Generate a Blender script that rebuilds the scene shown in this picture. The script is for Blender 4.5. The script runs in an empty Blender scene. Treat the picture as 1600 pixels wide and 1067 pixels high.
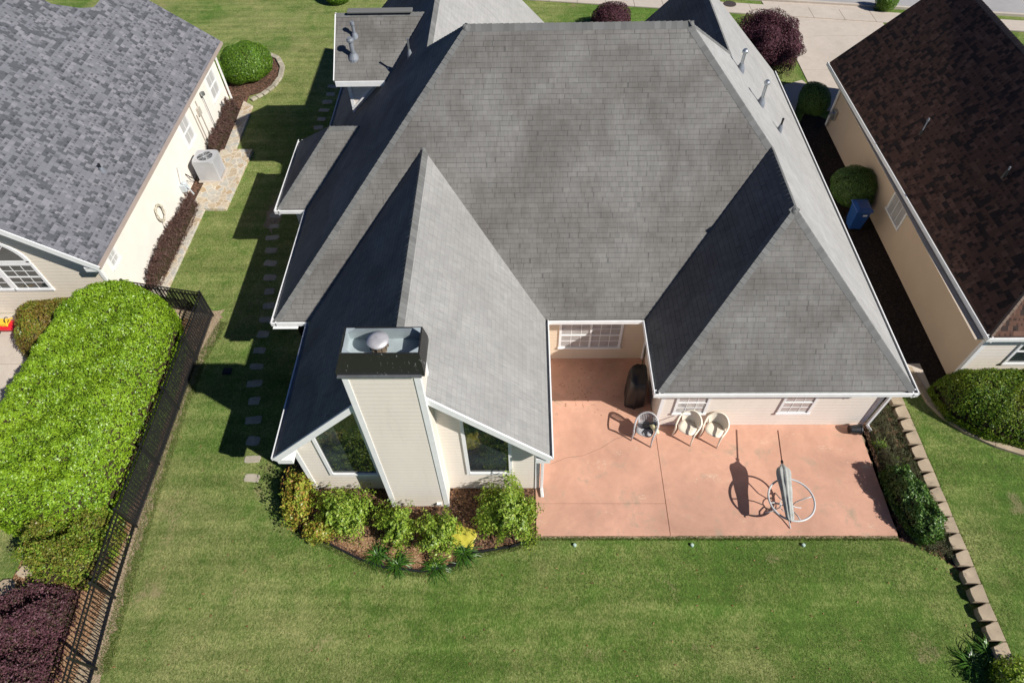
import bpy, bmesh, math, random
import numpy as np
from mathutils import Vector, Matrix

# ------------------------------------------------------------------ camera, sky, sun
sc = bpy.context.scene
COL = sc.collection
random.seed(4); RNG = np.random.default_rng(7)

cd = bpy.data.cameras.new("camera"); cam = bpy.data.objects.new("camera", cd); COL.objects.link(cam)
def _cam_rows(p, yw, r):
    cy, sy = math.cos(yw), math.sin(yw)
    f = np.array([sy*math.cos(p), cy*math.cos(p), -math.sin(p)]); x = np.array([cy, -sy, 0.]); d = np.cross(f, x)
    c, s = math.cos(r), math.sin(r)
    return c*x+s*d, -s*x+c*d, f
_x, _d, _f = _cam_rows(0.915222706, -0.0279913548, 0.0271924888)
m = Matrix(((_x[0], -_d[0], -_f[0], 0), (_x[1], -_d[1], -_f[1], 0), (_x[2], -_d[2], -_f[2], 16.5), (0, 0, 0, 1)))
cam.matrix_world = m
cd.sensor_width = 36; cd.lens = 1013.44/1600*36; cd.clip_end = 500; cd.clip_start = 0.1
sc.camera = cam

TO_SUN = Vector((1.03, -0.60, 1.0)).normalized()
w = bpy.data.worlds.new("World"); sc.world = w; w.use_nodes = True
nt = w.node_tree; nt.nodes.clear()
sky = nt.nodes.new("ShaderNodeTexSky"); sky.sky_type = 'NISHITA'; sky.sun_disc = False
sky.sun_elevation = math.asin(TO_SUN.z); sky.sun_rotation = math.atan2(TO_SUN.x, TO_SUN.y)
sky.air_density = .5; sky.dust_density = .3; sky.ozone_density = 3.0
bg = nt.nodes.new("ShaderNodeBackground"); bg.inputs[1].default_value = 0.05
wo = nt.nodes.new("ShaderNodeOutputWorld")
tint = nt.nodes.new('ShaderNodeMix'); tint.data_type = 'RGBA'; tint.blend_type = 'MULTIPLY'; tint.inputs[0].default_value = 1; tint.inputs[7].default_value = (.62, .88, 1.22, 1)
nt.links.new(sky.outputs[0], tint.inputs[6]); nt.links.new(tint.outputs[2], bg.inputs[0]); nt.links.new(bg.outputs[0], wo.inputs[0])
sd = bpy.data.lights.new("sun", 'SUN'); sd.energy = 5.0; sd.angle = math.radians(0.55); sd.color = (1, .955, .89)
so = bpy.data.objects.new("sun", sd); COL.objects.link(so); so.location = (30, -20, 40)
so.rotation_euler = TO_SUN.to_track_quat('Z', 'Y').to_euler()
sc.view_settings.view_transform = 'Standard'; sc.view_settings.look = 'None'
sc.view_settings.exposure = 0.32; sc.view_settings.gamma = 1

# ------------------------------------------------------------------ object helpers
def tag(o, label=None, cat=None, group=None, kind=None):
    if label: o['label'] = label
    if cat: o['category'] = cat
    if group: o['group'] = group
    if kind: o['kind'] = kind
    return o
def thing(name, loc, label, cat, group=None, rz=0):
    o = bpy.data.objects.new(name, None); COL.objects.link(o)
    o.location = loc; o.rotation_euler = (0, 0, rz); o.empty_display_size = .3
    return tag(o, label, cat, group)
def base_of(o):
    v = Vector((0, 0, 0))
    while o is not None: v += Vector(o.location); o = o.parent
    return v
class MB:
    """collects shapes, builds one mesh object"""
    def __init__(s): s.v = []; s.f = []; s.uv = []
    def add(s, vs, fs, uvs=None):
        n = len(s.v); s.v += [tuple(p) for p in vs]
        for i, f in enumerate(fs):
            s.f.append(tuple(a+n for a in f))
            s.uv.append(uvs[i] if uvs else None)
        return s
    def box(s, x0, x1, y0, y1, z0, z1):
        vs = [(x, y, z) for z in (z0, z1) for y in (y0, y1) for x in (x0, x1)]
        return s.add(vs, [(0, 2, 3, 1), (4, 5, 7, 6), (0, 1, 5, 4), (2, 6, 7, 3), (0, 4, 6, 2), (1, 3, 7, 5)])
    def bar(s, a, b, wd, ht, up=(0, 0, 1)):
        a = Vector(a); b = Vector(b); d = (b-a).normalized(); up = Vector(up)
        sd_ = d.cross(up)
        if sd_.length < 1e-4: sd_ = d.cross(Vector((1, 0, 0)))
        sd_.normalize(); u = sd_.cross(d)
        vs = []
        for p in (a, b):
            for i, j in ((-1, -1), (1, -1), (1, 1), (-1, 1)):
                vs.append(p+sd_*wd/2*i+u*ht/2*j)
        return s.add(vs, [(3, 2, 1, 0), (4, 5, 6, 7), (0, 1, 5, 4), (1, 2, 6, 5), (2, 3, 7, 6), (3, 0, 4, 7)])
    def tube(s, pts, r, n=8, closed=False, cap=True):
        P = [Vector(p) for p in pts]; N = len(P); rs = r if isinstance(r, (list, tuple)) else [r]*N
        vs = []; prev = None
        for i in range(N):
            if closed: t = P[(i+1) % N]-P[i-1]
            else: t = P[min(i+1, N-1)]-P[max(i-1, 0)]
            t.normalize()
            if prev is None:
                a = Vector((0, 0, 1)) if abs(t.z) < .9 else Vector((1, 0, 0))
                prev = t.cross(a).normalized()
            prev = (prev-t*prev.dot(t)).normalized(); q = t.cross(prev)
            for k in range(n):
                an = 2*math.pi*k/n
                vs.append(P[i]+(prev*math.cos(an)+q*math.sin(an))*rs[i])
        fs = []
        for i in range(N if closed else N-1):
            j = (i+1) % N
            for k in range(n):
                l = (k+1) % n; fs.append((i*n+k, i*n+l, j*n+l, j*n+k))
        if cap and not closed:
            fs.append(tuple(range(n-1, -1, -1))); fs.append(tuple((N-1)*n+k for k in range(n)))
        return s.add(vs, fs)
    def lathe(s, prof, c=(0, 0, 0), n=24):
        vs = []; c = Vector(c)
        for r, z in prof:
            for k in range(n):
                a = 2*math.pi*k/n; vs.append(c+Vector((r*math.cos(a), r*math.sin(a), z)))
        fs = [(i*n+k, i*n+(k+1) % n, (i+1)*n+(k+1) % n, (i+1)*n+k) for i in range(len(prof)-1) for k in range(n)]
        fs.append(tuple(range(n-1, -1, -1))); fs.append(tuple((len(prof)-1)*n+k for k in range(n)))
        return s.add(vs, fs)
    def prism(s, pts, z0, z1):
        n = len(pts); vs = [(x, y, z0) for x, y in pts]+[(x, y, z1) for x, y in pts]
        fs = [tuple(range(n-1, -1, -1)), tuple(range(n, 2*n))]+[(i, (i+1) % n, n+(i+1) % n, n+i) for i in range(n)]
        return s.add(vs, fs)
    def poly(s, pts, th=0.0):
        """planar polygon with metre UVs: u along the level line, v up the slope; optional thickness downwards"""
        P = [Vector(p) for p in pts]
        n = Vector((0, 0, 0))
        for i in range(len(P)):
            a, b = P[i], P[(i+1) % len(P)]
            n += Vector(((a.y-b.y)*(a.z+b.z), (a.z-b.z)*(a.x+b.x), (a.x-b.x)*(a.y+b.y)))
        n.normalize()
        if n.z < 0: P.reverse(); n = -n
        u = Vector((0, 0, 1)).cross(n)
        u = u.normalized() if u.length > 1e-3 else Vector((1, 0, 0))
        v = n.cross(u)
        s.add(P, [tuple(range(len(P)))], [[(p.dot(u), p.dot(v)) for p in P]])
        if th:
            k = len(P)
            s.add(P+[p-Vector((0, 0, th)) for p in P], [(i, k+i, k+(i+1) % k, (i+1) % k) for i in range(k)])
        return s
    def arr(s, V, F):
        s.add([tuple(p) for p in V], [tuple(f) for f in F]); return s
    def build(s, name, mat, parent=None, smooth=False, world=True, bevel=0, sub=0, xf=None):
        off = base_of(parent) if (parent is not None and world) else Vector((0, 0, 0))
        me = bpy.data.meshes.new(name)
        V = [tuple(Vector(p)-off) for p in s.v]
        me.from_pydata(V, [], s.f)
        if any(u is not None for u in s.uv):
            L = me.uv_layers.new(name="UVMap")
            for pi, p in enumerate(me.polygons):
                uu = s.uv[pi]
                for k, li in enumerate(p.loop_indices):
                    if uu is not None: L.data[li].uv = uu[k]
        me.materials.append(mat)
        if smooth: me.polygons.foreach_set("use_smooth", [True]*len(me.polygons))
        me.update()
        o = bpy.data.objects.new(name, me); COL.objects.link(o)
        if parent is not None: o.parent = parent
        if bevel:
            b = o.modifiers.new("bevel", 'BEVEL'); b.width = bevel; b.segments = 2; b.limit_method = 'ANGLE'; b.angle_limit = math.radians(40)
        if sub:
            b = o.modifiers.new("sub", 'SUBSURF'); b.levels = sub; b.render_levels = sub
        return o
def copy_tree(o, parent=None):
    c = o.copy(); COL.objects.link(c)
    if parent is not None: c.parent = parent
    for ch in o.children: copy_tree(ch, c)
    return c

# ------------------------------------------------------------------ materials
class NT:
    def __init__(s, name):
        s.m = bpy.data.materials.new(name); s.m.use_nodes = True; s.t = s.m.node_tree
        s.t.nodes.clear(); s.out = s.t.nodes.new("ShaderNodeOutputMaterial")
        s.b = s.t.nodes.new("ShaderNodeBsdfPrincipled"); s.t.links.new(s.b.outputs[0], s.out.inputs[0])
    def n(s, typ, **k):
        nd = s.t.nodes.new(typ)
        for a, b in k.items():
            if a.startswith('i_'):
                nm = a[2:]; nd.inputs[int(nm) if nm.isdigit() else nm].default_value = b
            else: setattr(nd, a, b)
        return nd
    def l(s, a, b):
        s.t.links.new(a.outputs[0] if hasattr(a, 'outputs') else a, b)
    def math(s, op, a, b=None, c=None):
        nd = s.n("ShaderNodeMath", operation=op)
        for i, x in enumerate((a, b, c)):
            if x is None: continue
            if isinstance(x, (int, float)): nd.inputs[i].default_value = x
            else: s.l(x, nd.inputs[i])
        return nd.outputs[0]
    def obj(s): return s.n("ShaderNodeTexCoord").outputs['Object']
    def geo(s): return s.n("ShaderNodeNewGeometry").outputs['Position']
    def uv(s): return s.n("ShaderNodeTexCoord").outputs['UV']
    def noise(s, vec, scale, detail=4, rough=.55, dist=0, dim='3D'):
        nd = s.n("ShaderNodeTexNoise", noise_dimensions=dim); nd.inputs['Scale'].default_value = scale
        nd.inputs['Detail'].default_value = detail; nd.inputs['Roughness'].default_value = rough; nd.inputs['Distortion'].default_value = dist
        if vec is not None: s.l(vec, nd.inputs['Vector'])
        return nd.outputs['Fac']
    def scale(s, vec, sx, sy, sz):
        nd = s.n("ShaderNodeVectorMath", operation='MULTIPLY'); s.l(vec, nd.inputs[0]); nd.inputs[1].default_value = (sx, sy, sz); return nd.outputs[0]
    def ramp(s, fac, stops, interp='LINEAR'):
        nd = s.n("ShaderNodeValToRGB"); cr = nd.color_ramp; cr.interpolation = interp
        while len(cr.elements) < len(stops): cr.elements.new(.5)
        for e, (p, c) in zip(cr.elements, stops):
            e.position = p; e.color = (c, c, c, 1) if isinstance(c, (int, float)) else (*c, 1)
        s.l(fac, nd.inputs[0]); return nd.outputs[0]
    def mix(s, fac, a, b, mode='MIX'):
        nd = s.n("ShaderNodeMix", data_type='RGBA', blend_type=mode)
        for i, x in ((0, fac), (6, a), (7, b)):
            if isinstance(x, (int, float)): nd.inputs[i].default_value = x
            elif isinstance(x, tuple): nd.inputs[i].default_value = (*x, 1)
            else: s.l(x, nd.inputs[i])
        return nd.outputs[2]
    def bump(s, h, strength=.5, dist=.01):
        nd = s.n("ShaderNodeBump"); nd.inputs['Strength'].default_value = strength; nd.inputs['Distance'].default_value = dist
        s.l(h, nd.inputs['Height']); s.l(nd.outputs[0], s.b.inputs['Normal']); return nd
    def fin(s, col, rough=.7, spec=.3, metal=0):
        if isinstance(col, tuple): s.b.inputs['Base Color'].default_value = (*col, 1)
        else: s.l(col, s.b.inputs['Base Color'])
        if isinstance(rough, (int, float)): s.b.inputs['Roughness'].default_value = rough
        else: s.l(rough, s.b.inputs['Roughness'])
        s.b.inputs['Specular IOR Level'].default_value = spec; s.b.inputs['Metallic'].default_value = metal
        return s.m

def plain(name, col, rough=.6, spec=.4, metal=0, var=.12, sc_=3.0, bump=0):
    """paint/plastic with faint blotches and dust"""
    t = NT(name); g = t.geo()
    n1 = t.noise(g, sc_, 5, .6); n2 = t.noise(g, sc_*14, 3, .6)
    f = t.math('ADD', t.math('MULTIPLY', n1, .7), t.math('MULTIPLY', n2, .3))
    k = t.ramp(f, [(.3, 1-var), (.7, 1+var*.4)])
    c = t.mix(1.0, col, k, 'MULTIPLY')
    if bump: t.bump(n2, bump, .01)
    return t.fin(c, rough, spec, metal)

def shingle(name, cols, row=.143, tab=.30, grime=0.0, grime_col=(.03, .027, .024), line=.45, warp=.35, lam=0, rough=.88):
    """courses of asphalt tabs in the slope's own metres"""
    t = NT(name); uv = t.uv(); sp = t.n("ShaderNodeSeparateXYZ"); t.l(uv, sp.inputs[0])
    u, v = sp.outputs[0], sp.outputs[1]
    vr = t.math('DIVIDE', v, row); ri = t.math('FLOOR', vr); rf = t.math('FRACT', vr)
    wn = t.n("ShaderNodeTexWhiteNoise", noise_dimensions='1D'); t.l(ri, wn.inputs['W'])
    cmb = t.n("ShaderNodeCombineXYZ"); t.l(t.math('MULTIPLY', u, 1/tab*.5), cmb.inputs[0]); t.l(t.math('MULTIPLY', ri, 7.31), cmb.inputs[1])
    wob = t.noise(cmb.outputs[0], 1.6, 2, .5)
    uu = t.math('ADD', t.math('DIVIDE', u, tab), t.math('ADD', t.math('MULTIPLY', wn.outputs[0], 5.0), t.math('MULTIPLY', wob, warp*4)))
    ci = t.math('FLOOR', uu); cf = t.math('FRACT', uu)
    c2 = t.n("ShaderNodeCombineXYZ"); t.l(ci, c2.inputs[0]); t.l(ri, c2.inputs[1])
    w2 = t.n("ShaderNodeTexWhiteNoise", noise_dimensions='2D'); t.l(c2.outputs[0], w2.inputs['Vector'])
    tone = w2.outputs['Value']
    if lam:   # laminated: strong dark and light tabs
        col = t.ramp(tone, [(0, cols[0]), (.22, cols[0]), (.30, cols[1]), (.80, cols[1]), (.88, cols[2]), (1, cols[2])], 'LINEAR')
    else:
        col = t.ramp(tone, [(0, cols[0]), (.5, cols[1]), (1, cols[2])])
    gr = t.noise(t.scale(uv, 1, 1, 1), 95, 3, .7)
    col = t.mix(1.0, col, t.ramp(gr, [(.25, .76), (.75, 1.2)]), 'MULTIPLY')
    # vertical weathering streaks and big blotches
    st = t.noise(t.scale(uv, 5.0, .5, 1), 1.2, 5, .65); bl = t.noise(uv, .55, 6, .62, .5)
    fs = t.noise(t.scale(uv, 22, 2.5, 1), 1.0, 3, .6)
    col = t.mix(1.0, col, t.ramp(st, [(.3, .86), (.7, 1.12)]), 'MULTIPLY')
    col = t.mix(1.0, col, t.ramp(fs, [(.3, .90), (.7, 1.09)]), 'MULTIPLY')
    if grime:
        gb = t.math('ADD', t.math('MULTIPLY', bl, .65), t.math('MULTIPLY', st, .35))
        mk = t.ramp(gb, [(.42, 0.0), (.60, grime)])
        col = t.mix(mk, col, grime_col)
    lw = .055 if not lam else .05
    e1 = t.math('LESS_THAN', rf, .10); e2 = t.math('LESS_THAN', cf, lw if not lam else .0)
    ln = t.math('MAXIMUM', e1, t.math('MULTIPLY', e2, .8))
    # some gaps are faint
    fade = t.ramp(t.noise(uv, 3.0, 2), [(.3, .35), (.65, 1.0)])
    lf = t.math('MULTIPLY', t.math('MULTIPLY', ln, fade), line)
    col = t.mix(lf, col, (.012, .012, .013))
    if lam:
        w3 = t.n("ShaderNodeTexWhiteNoise", noise_dimensions='3D'); c3 = t.n("ShaderNodeCombineXYZ"); t.l(ci, c3.inputs[0]); t.l(ri, c3.inputs[1]); c3.inputs[2].default_value = 5.0; t.l(c3.outputs[0], w3.inputs['Vector'])
        nk = t.math('MULTIPLY', t.math('MULTIPLY', t.math('LESS_THAN', cf, .42), t.math('LESS_THAN', rf, .5)), t.math('GREATER_THAN', w3.outputs['Value'], .45))
        col = t.mix(t.math('MULTIPLY', nk, .62), col, tuple(k*.35 for k in cols[0]))
    h = t.math('ADD', t.math('MULTIPLY', t.math('SUBTRACT', 1.0, rf), 1.0), t.math('MULTIPLY', tone, .5 if not lam else 1.2))
    h = t.math('ADD', h, t.math('MULTIPLY', gr, .35))
    t.bump(h, .22, .006)
    return t.fin(col, rough, .25)

def siding(name, col, pitch=.15, var=.05):
    t = NT(name); g = t.geo(); sp = t.n("ShaderNodeSeparateXYZ"); t.l(g, sp.inputs[0])
    f = t.math('FRACT', t.math('DIVIDE', sp.outputs[2], pitch))
    ln = t.math('LESS_THAN', f, .08)
    n1 = t.noise(t.scale(g, 1, 1, .35), 1.3, 5, .65); n2 = t.noise(g, 30, 3)
    c = t.mix(1.0, col, t.ramp(n1, [(.3, 1-var*1.6), (.7, 1.0)]), 'MULTIPLY')
    c = t.mix(t.math('MULTIPLY', t.ramp(t.noise(t.scale(g, 4, 4, .5), 1.5, 4, .7), [(.55, 0.), (.8, 1.)]), .12), c, (.2, .17, .13))
    c = t.mix(t.math('MULTIPLY', ln, .20), c, (.12, .10, .08))
    t.bump(t.math('ADD', t.math('MULTIPLY', t.math('SUBTRACT', 1.0, f), 1.0), t.math('MULTIPLY', n2, .06)), .6, .012)
    return t.fin(c, .6, .35)

def grassmat(name, g1, g2, straw, amt=.5, shift=0.):
    t = NT(name); g = t.geo()
    big = t.noise(g, .22, 5, .6, .4); mid = t.noise(g, 2.1, 7, .72, .5); fine = t.noise(t.scale(g, 1, .55, 1), 26, 4, .75); ff = t.noise(g, 75, 3, .8)
    sp = t.n("ShaderNodeSeparateXYZ"); t.l(g, sp.inputs[0])
    # mowing streaks, and thinner turf towards the west strip
    band = t.noise(t.scale(g, .22, 2.6, 1), 1.0, 4, .6, .3)
    west = t.ramp(t.math('DIVIDE', t.math('ADD', sp.outputs[0], 14), 24), [(.0, .05), (.30, .025), (.55, 0.)])
    c = t.mix(t.ramp(t.math('ADD', t.math('MULTIPLY', big, .45), t.math('MULTIPLY', mid, .55)), [(.36, 0.), (.64, 1.)]), g1, g2)
    sm = t.math('ADD', t.math('ADD', t.math('MULTIPLY', big, .38), t.math('MULTIPLY', mid, .24)), t.math('ADD', t.math('MULTIPLY', fine, .30), t.math('ADD', west, t.math('MULTIPLY', band, .08))))
    c = t.mix(t.math('MULTIPLY', t.ramp(sm, [(.47, 0.), (.66, 1.)]), amt), c, straw)
    c = t.mix(1.0, c, t.ramp(t.math('ADD', t.math('MULTIPLY', fine, .55), t.math('MULTIPLY', ff, .45)), [(.32, .42), (.5, .98), (.70, 1.75)]), 'MULTIPLY')
    c = t.mix(1.0, c, t.ramp(band, [(.35, .86), (.65, 1.18)]), 'MULTIPLY')
    worn = t.math('ADD', t.math('MULTIPLY', t.noise(g, .9, 3, .5, .2), .7), t.math('MULTIPLY', fine, .3))
    c = t.mix(t.math('MULTIPLY', t.ramp(worn, [(.615, 0.), (.68, 1.)]), .55), c, (.33, .25, .15))
    t.bump(t.math('ADD', fine, ff), .9, .03)
    return t.fin(c, .85, .15)

def speckle(name, cols, scale=30, rough=.9, bump=.8, patch=1.2, stretch=(1, 1, 1)):
    t = NT(name); g = t.scale(t.geo(), *stretch)
    vo = t.n("ShaderNodeTexVoronoi"); vo.inputs['Scale'].default_value = scale; t.l(g, vo.inputs['Vector'])
    sp = t.n("ShaderNodeSeparateColor"); t.l(vo.outputs['Color'], sp.inputs[0])
    n = t.noise(g, patch, 5, .65); nf = t.noise(g, scale*2.2, 3, .7)
    f = t.math('ADD', t.math('MULTIPLY', sp.outputs[0], .55), t.math('MULTIPLY', n, .45))
    k = [(i/(len(cols)-1)*.6+.2, c) for i, c in enumerate(cols)]
    c = t.ramp(f, k); c = t.mix(1.0, c, t.ramp(nf, [(.25, .7), (.75, 1.25)]), 'MULTIPLY')
    t.bump(t.math('ADD', vo.outputs['Distance'], nf), bump, .02)
    return t.fin(c, rough, .2)

def concrete(name, col, stain=(.30, .25, .2), var=.15, samt=.35, sc_=1.0):
    t = NT(name); g = t.geo()
    a = t.noise(g, .55*sc_, 6, .65, .4); b = t.noise(g, 4*sc_, 6, .7); f = t.noise(g, 60, 3, .7)
    c = t.mix(1.0, col, t.ramp(a, [(.3, 1-var), (.7, 1+var*.5)]), 'MULTIPLY')
    c = t.mix(1.0, c, t.ramp(b, [(.3, .93), (.7, 1.05)]), 'MULTIPLY')
    c = t.mix(t.math('MULTIPLY', t.ramp(t.math('MULTIPLY', t.noise(g, 1.1*sc_, 6, .75, .6), t.math('ADD', b, .5)), [(.55, 0.), (.72, 1.)]), samt), c, stain)
    c = t.mix(1.0, c, t.ramp(f, [(.3, .93), (.7, 1.06)]), 'MULTIPLY')
    t.bump(f, .2, .004)
    return t.fin(c, .75, .3)

def leafmat(name, cols, patch=None, rough=.42, trans=.28, spec=.5, pscale=.9):
    t = NT(name); ge = t.n("ShaderNodeNewGeometry")
    c = t.ramp(ge.outputs['Random Per Island'], [(i/(len(cols)-1), k) for i, k in enumerate(cols)])
    if patch is not None:
        n = t.noise(ge.outputs['Position'], pscale, 4, .6)
        c = t.mix(t.ramp(n, [(.44, 0.), (.62, .85)]), c, t.mix(.35, patch, c))
    t.fin(c, rough, spec)
    tr = t.n("ShaderNodeBsdfTranslucent"); t.l(t.mix(1.0, c, (1.3, 1.25, .6), 'MULTIPLY'), tr.inputs[0])
    mx = t.n("ShaderNodeMixShader"); mx.inputs[0].default_value = trans
    t.l(t.b.outputs[0], mx.inputs[1]); t.l(tr.outputs[0], mx.inputs[2]); t.l(mx.outputs[0], t.out.inputs[0])
    return t.m

def glassmat(name, col=(.02, .026, .028), rough=.04, blinds=0):
    t = NT(name); g = t.geo()
    if blinds:
        sp = t.n("ShaderNodeSeparateXYZ"); t.l(g, sp.inputs[0])
        f = t.math('FRACT', t.math('DIVIDE', sp.outputs[2], .05))
        c = t.mix(t.math('MULTIPLY', t.math('LESS_THAN', f, .3), .6), (.50, .48, .46), (.24, .235, .23))
        c = t.mix(1.0, c, t.ramp(t.noise(g, 2.5, 4), [(.3, .75), (.7, 1.05)]), 'MULTIPLY')
    else:
        c = t.mix(t.ramp(t.noise(g, 1.6, 4, .6), [(.35, 0.), (.7, 1.)]), col, tuple(k*2.4 for k in col))
    t.fin(c, rough, .5); t.b.inputs['IOR'].default_value = 1.6
    t.b.inputs['Coat Weight'].default_value = .6; t.b.inputs['Coat Roughness'].default_value = .01
    return t.m

M = {}
# main roof: sunward slopes painted lighter to carry their lit brightness; rear slopes grime-stained
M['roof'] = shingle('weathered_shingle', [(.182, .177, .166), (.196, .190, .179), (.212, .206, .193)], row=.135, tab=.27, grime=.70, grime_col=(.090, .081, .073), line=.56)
M['roof_lit'] = shingle('lit_tone_shingle', [(.34, .338, .325), (.358, .355, .342), (.376, .372, .36)], row=.135, tab=.27, grime=.28, grime_col=(.20, .195, .185), line=.15)
M['roof_mid'] = shingle('half_lit_tone_shingle', [(.285, .283, .272), (.30, .297, .286), (.318, .314, .30)], row=.135, tab=.27, grime=.35, grime_col=(.19, .185, .175), line=.20)
M['cap'] = shingle('cap_shingle', [(.135, .14, .137), (.155, .158, .154), (.18, .18, .172)], row=50, tab=50, grime=.2, line=0)
M['roof_grey'] = shingle('grey_laminated_shingle', [(.085, .09, .10), (.158, .160, .178), (.205, .204, .222)], row=.14, tab=.15, lam=1, line=.22, warp=.6)
M['roof_brown'] = shingle('brown_laminated_shingle', [(.034, .022, .018), (.098, .050, .034), (.135, .072, .050)], row=.14, tab=.15, lam=1, line=.30, warp=.6)
M['siding'] = siding('beige_siding', (.78, .71, .625))
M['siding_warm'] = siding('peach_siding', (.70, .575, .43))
M['siding_left'] = siding('cream_siding', (.74, .665, .55), pitch=.15)
M['stucco'] = plain('cream_stucco', (.80, .75, .675), .85, .2, var=.08, sc_=2, bump=.15)
M['white'] = plain('white_paint', (.80, .80, .79), .45, .4, var=.10, sc_=5)
M['gutter'] = plain('gutter_inside', (.36, .38, .38), .6, .4, var=.35, sc_=6)
M['pale'] = plain('pale_shade_behind_glass', (.50, .50, .49), .12, .5, var=.15); M['pane'] = glassmat('window_glass'); M['blind'] = glassmat('blind_behind_glass', blinds=1, rough=.12)
M['patio'] = concrete('painted_patio', (.575, .325, .23), stain=(.36, .27, .19), var=.26, samt=.85)
_t = M['patio'].node_tree; _b = [n for n in _t.nodes if n.type == 'BSDF_PRINCIPLED'][0]; _src = _b.inputs['Base Color'].links[0].from_socket
def _n(k): return _t.nodes.new(k)
_g = _n("ShaderNodeNewGeometry"); _m = _n("ShaderNodeVectorMath"); _m.operation = 'MULTIPLY'; _m.inputs[1].default_value = (1.2, 2.6, 1); _t.links.new(_g.outputs['Position'], _m.inputs[0])
_a = _n("ShaderNodeTexNoise"); _a.inputs['Scale'].default_value = .9; _a.inputs['Detail'].default_value = 1; _t.links.new(_m.outputs[0], _a.inputs['Vector'])
_c = _n("ShaderNodeTexNoise"); _c.inputs['Scale'].default_value = 9; _c.inputs['Detail'].default_value = 6; _c.inputs['Roughness'].default_value = .75; _t.links.new(_m.outputs[0], _c.inputs['Vector'])
_p = _n("ShaderNodeMath"); _p.operation = 'MULTIPLY'; _t.links.new(_a.outputs[0], _p.inputs[0]); _t.links.new(_c.outputs[0], _p.inputs[1])
_r = _n("ShaderNodeValToRGB"); _r.color_ramp.elements[0].position = .37; _r.color_ramp.elements[1].position = .43; _r.color_ramp.elements[1].color = (.75, .75, .75, 1); _t.links.new(_p.outputs[0], _r.inputs[0])
_x = _n("ShaderNodeMix"); _x.data_type = 'RGBA'; _t.links.new(_r.outputs[0], _x.inputs[0]); _t.links.new(_src, _x.inputs[6]); _x.inputs[7].default_value = (.62, .50, .36, 1); _t.links.new(_x.outputs[2], _b.inputs['Base Color'])
M['concrete'] = concrete('concrete', (.52, .455, .385), stain=(.3, .26, .22), var=.1)
M['street'] = concrete('street', (.36, .35, .345), stain=(.2, .2, .2), var=.1)
M['grass'] = grassmat('lawn_grass', (.078, .156, .024), (.138, .208, .038), (.38, .33, .16), .68)
M['mulch'] = speckle('dark_mulch', [(.03, .018, .012), (.09, .052, .035), (.24, .13, .085)], 22, patch=2.0)
M['mulch_dark'] = speckle('black_mulch', [(.006, .005, .005), (.016, .012, .011), (.04, .03, .026)], 26)
M['straw'] = speckle('pine_straw', [(.12, .06, .03), (.30, .17, .09), (.45, .30, .18)], 34, patch=3, stretch=(1, 1, .4))
M['dirt'] = speckle('bare_dirt', [(.20, .15, .10), (.34, .26, .17), (.44, .35, .24)], 40, bump=.5, patch=2)
M['black'] = plain('black_iron', (.012, .012, .013), .4, .5, var=.3)
M['blackplastic'] = plain('black_plastic', (.014, .015, .017), .35, .5, var=.3)
M['stone'] = concrete('block_stone', (.42, .335, .235), stain=(.16, .13, .10), var=.3, samt=.6, sc_=2.5)
M['pale_stone'] = concrete('stepping_stone', (.40, .36, .28), stain=(.14, .13, .09), var=.35, samt=.5, sc_=2)
M['metal'] = plain('galvanised', (.50, .53, .55), .38, .5, .85, var=.25, sc_=8)
M['lead'] = plain('painted_vent', (.20, .22, .25), .5, .4, 0, var=.3, sc_=9)
M['twig'] = plain('twigs', (.045, .034, .02), .9, .1, var=.4, sc_=20)

def flagstone(name):
    t = NT(name); g = t.scale(t.geo(), 1, 1, 1)
    nz = t.n("ShaderNodeTexNoise"); nz.inputs['Scale'].default_value = 3; t.l(g, nz.inputs['Vector'])
    ad = t.n("ShaderNodeVectorMath", operation='MULTIPLY_ADD'); t.l(nz.outputs['Color'], ad.inputs[0]); ad.inputs[1].default_value = (.25, .25, 0); t.l(g, ad.inputs[2])
    vo = t.n("ShaderNodeTexVoronoi", feature='DISTANCE_TO_EDGE'); vo.inputs['Scale'].default_value = 3.6; t.l(ad.outputs[0], vo.inputs['Vector'])
    vc = t.n("ShaderNodeTexVoronoi"); vc.inputs['Scale'].default_value = 3.6; t.l(ad.outputs[0], vc.inputs['Vector'])
    sp = t.n("ShaderNodeSeparateColor"); t.l(vc.outputs['Color'], sp.inputs[0])
    c = t.ramp(sp.outputs[0], [(0, (.42, .31, .19)), (.35, (.50, .42, .31)), (.7, (.43, .42, .38)), (1, (.52, .46, .36))])
    c = t.mix(1.0, c, t.ramp(t.noise(g, 9, 5, .7), [(.3, .75), (.7, 1.12)]), 'MULTIPLY')
    c = t.mix(t.ramp(vo.outputs['Distance'], [(.02, 1.), (.06, 0.)]), c, (.60, .53, .42))
    t.bump(vo.outputs['Distance'], .5, .02)
    return t.fin(c, .8, .25)
M['flag'] = flagstone('flagstone')

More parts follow.
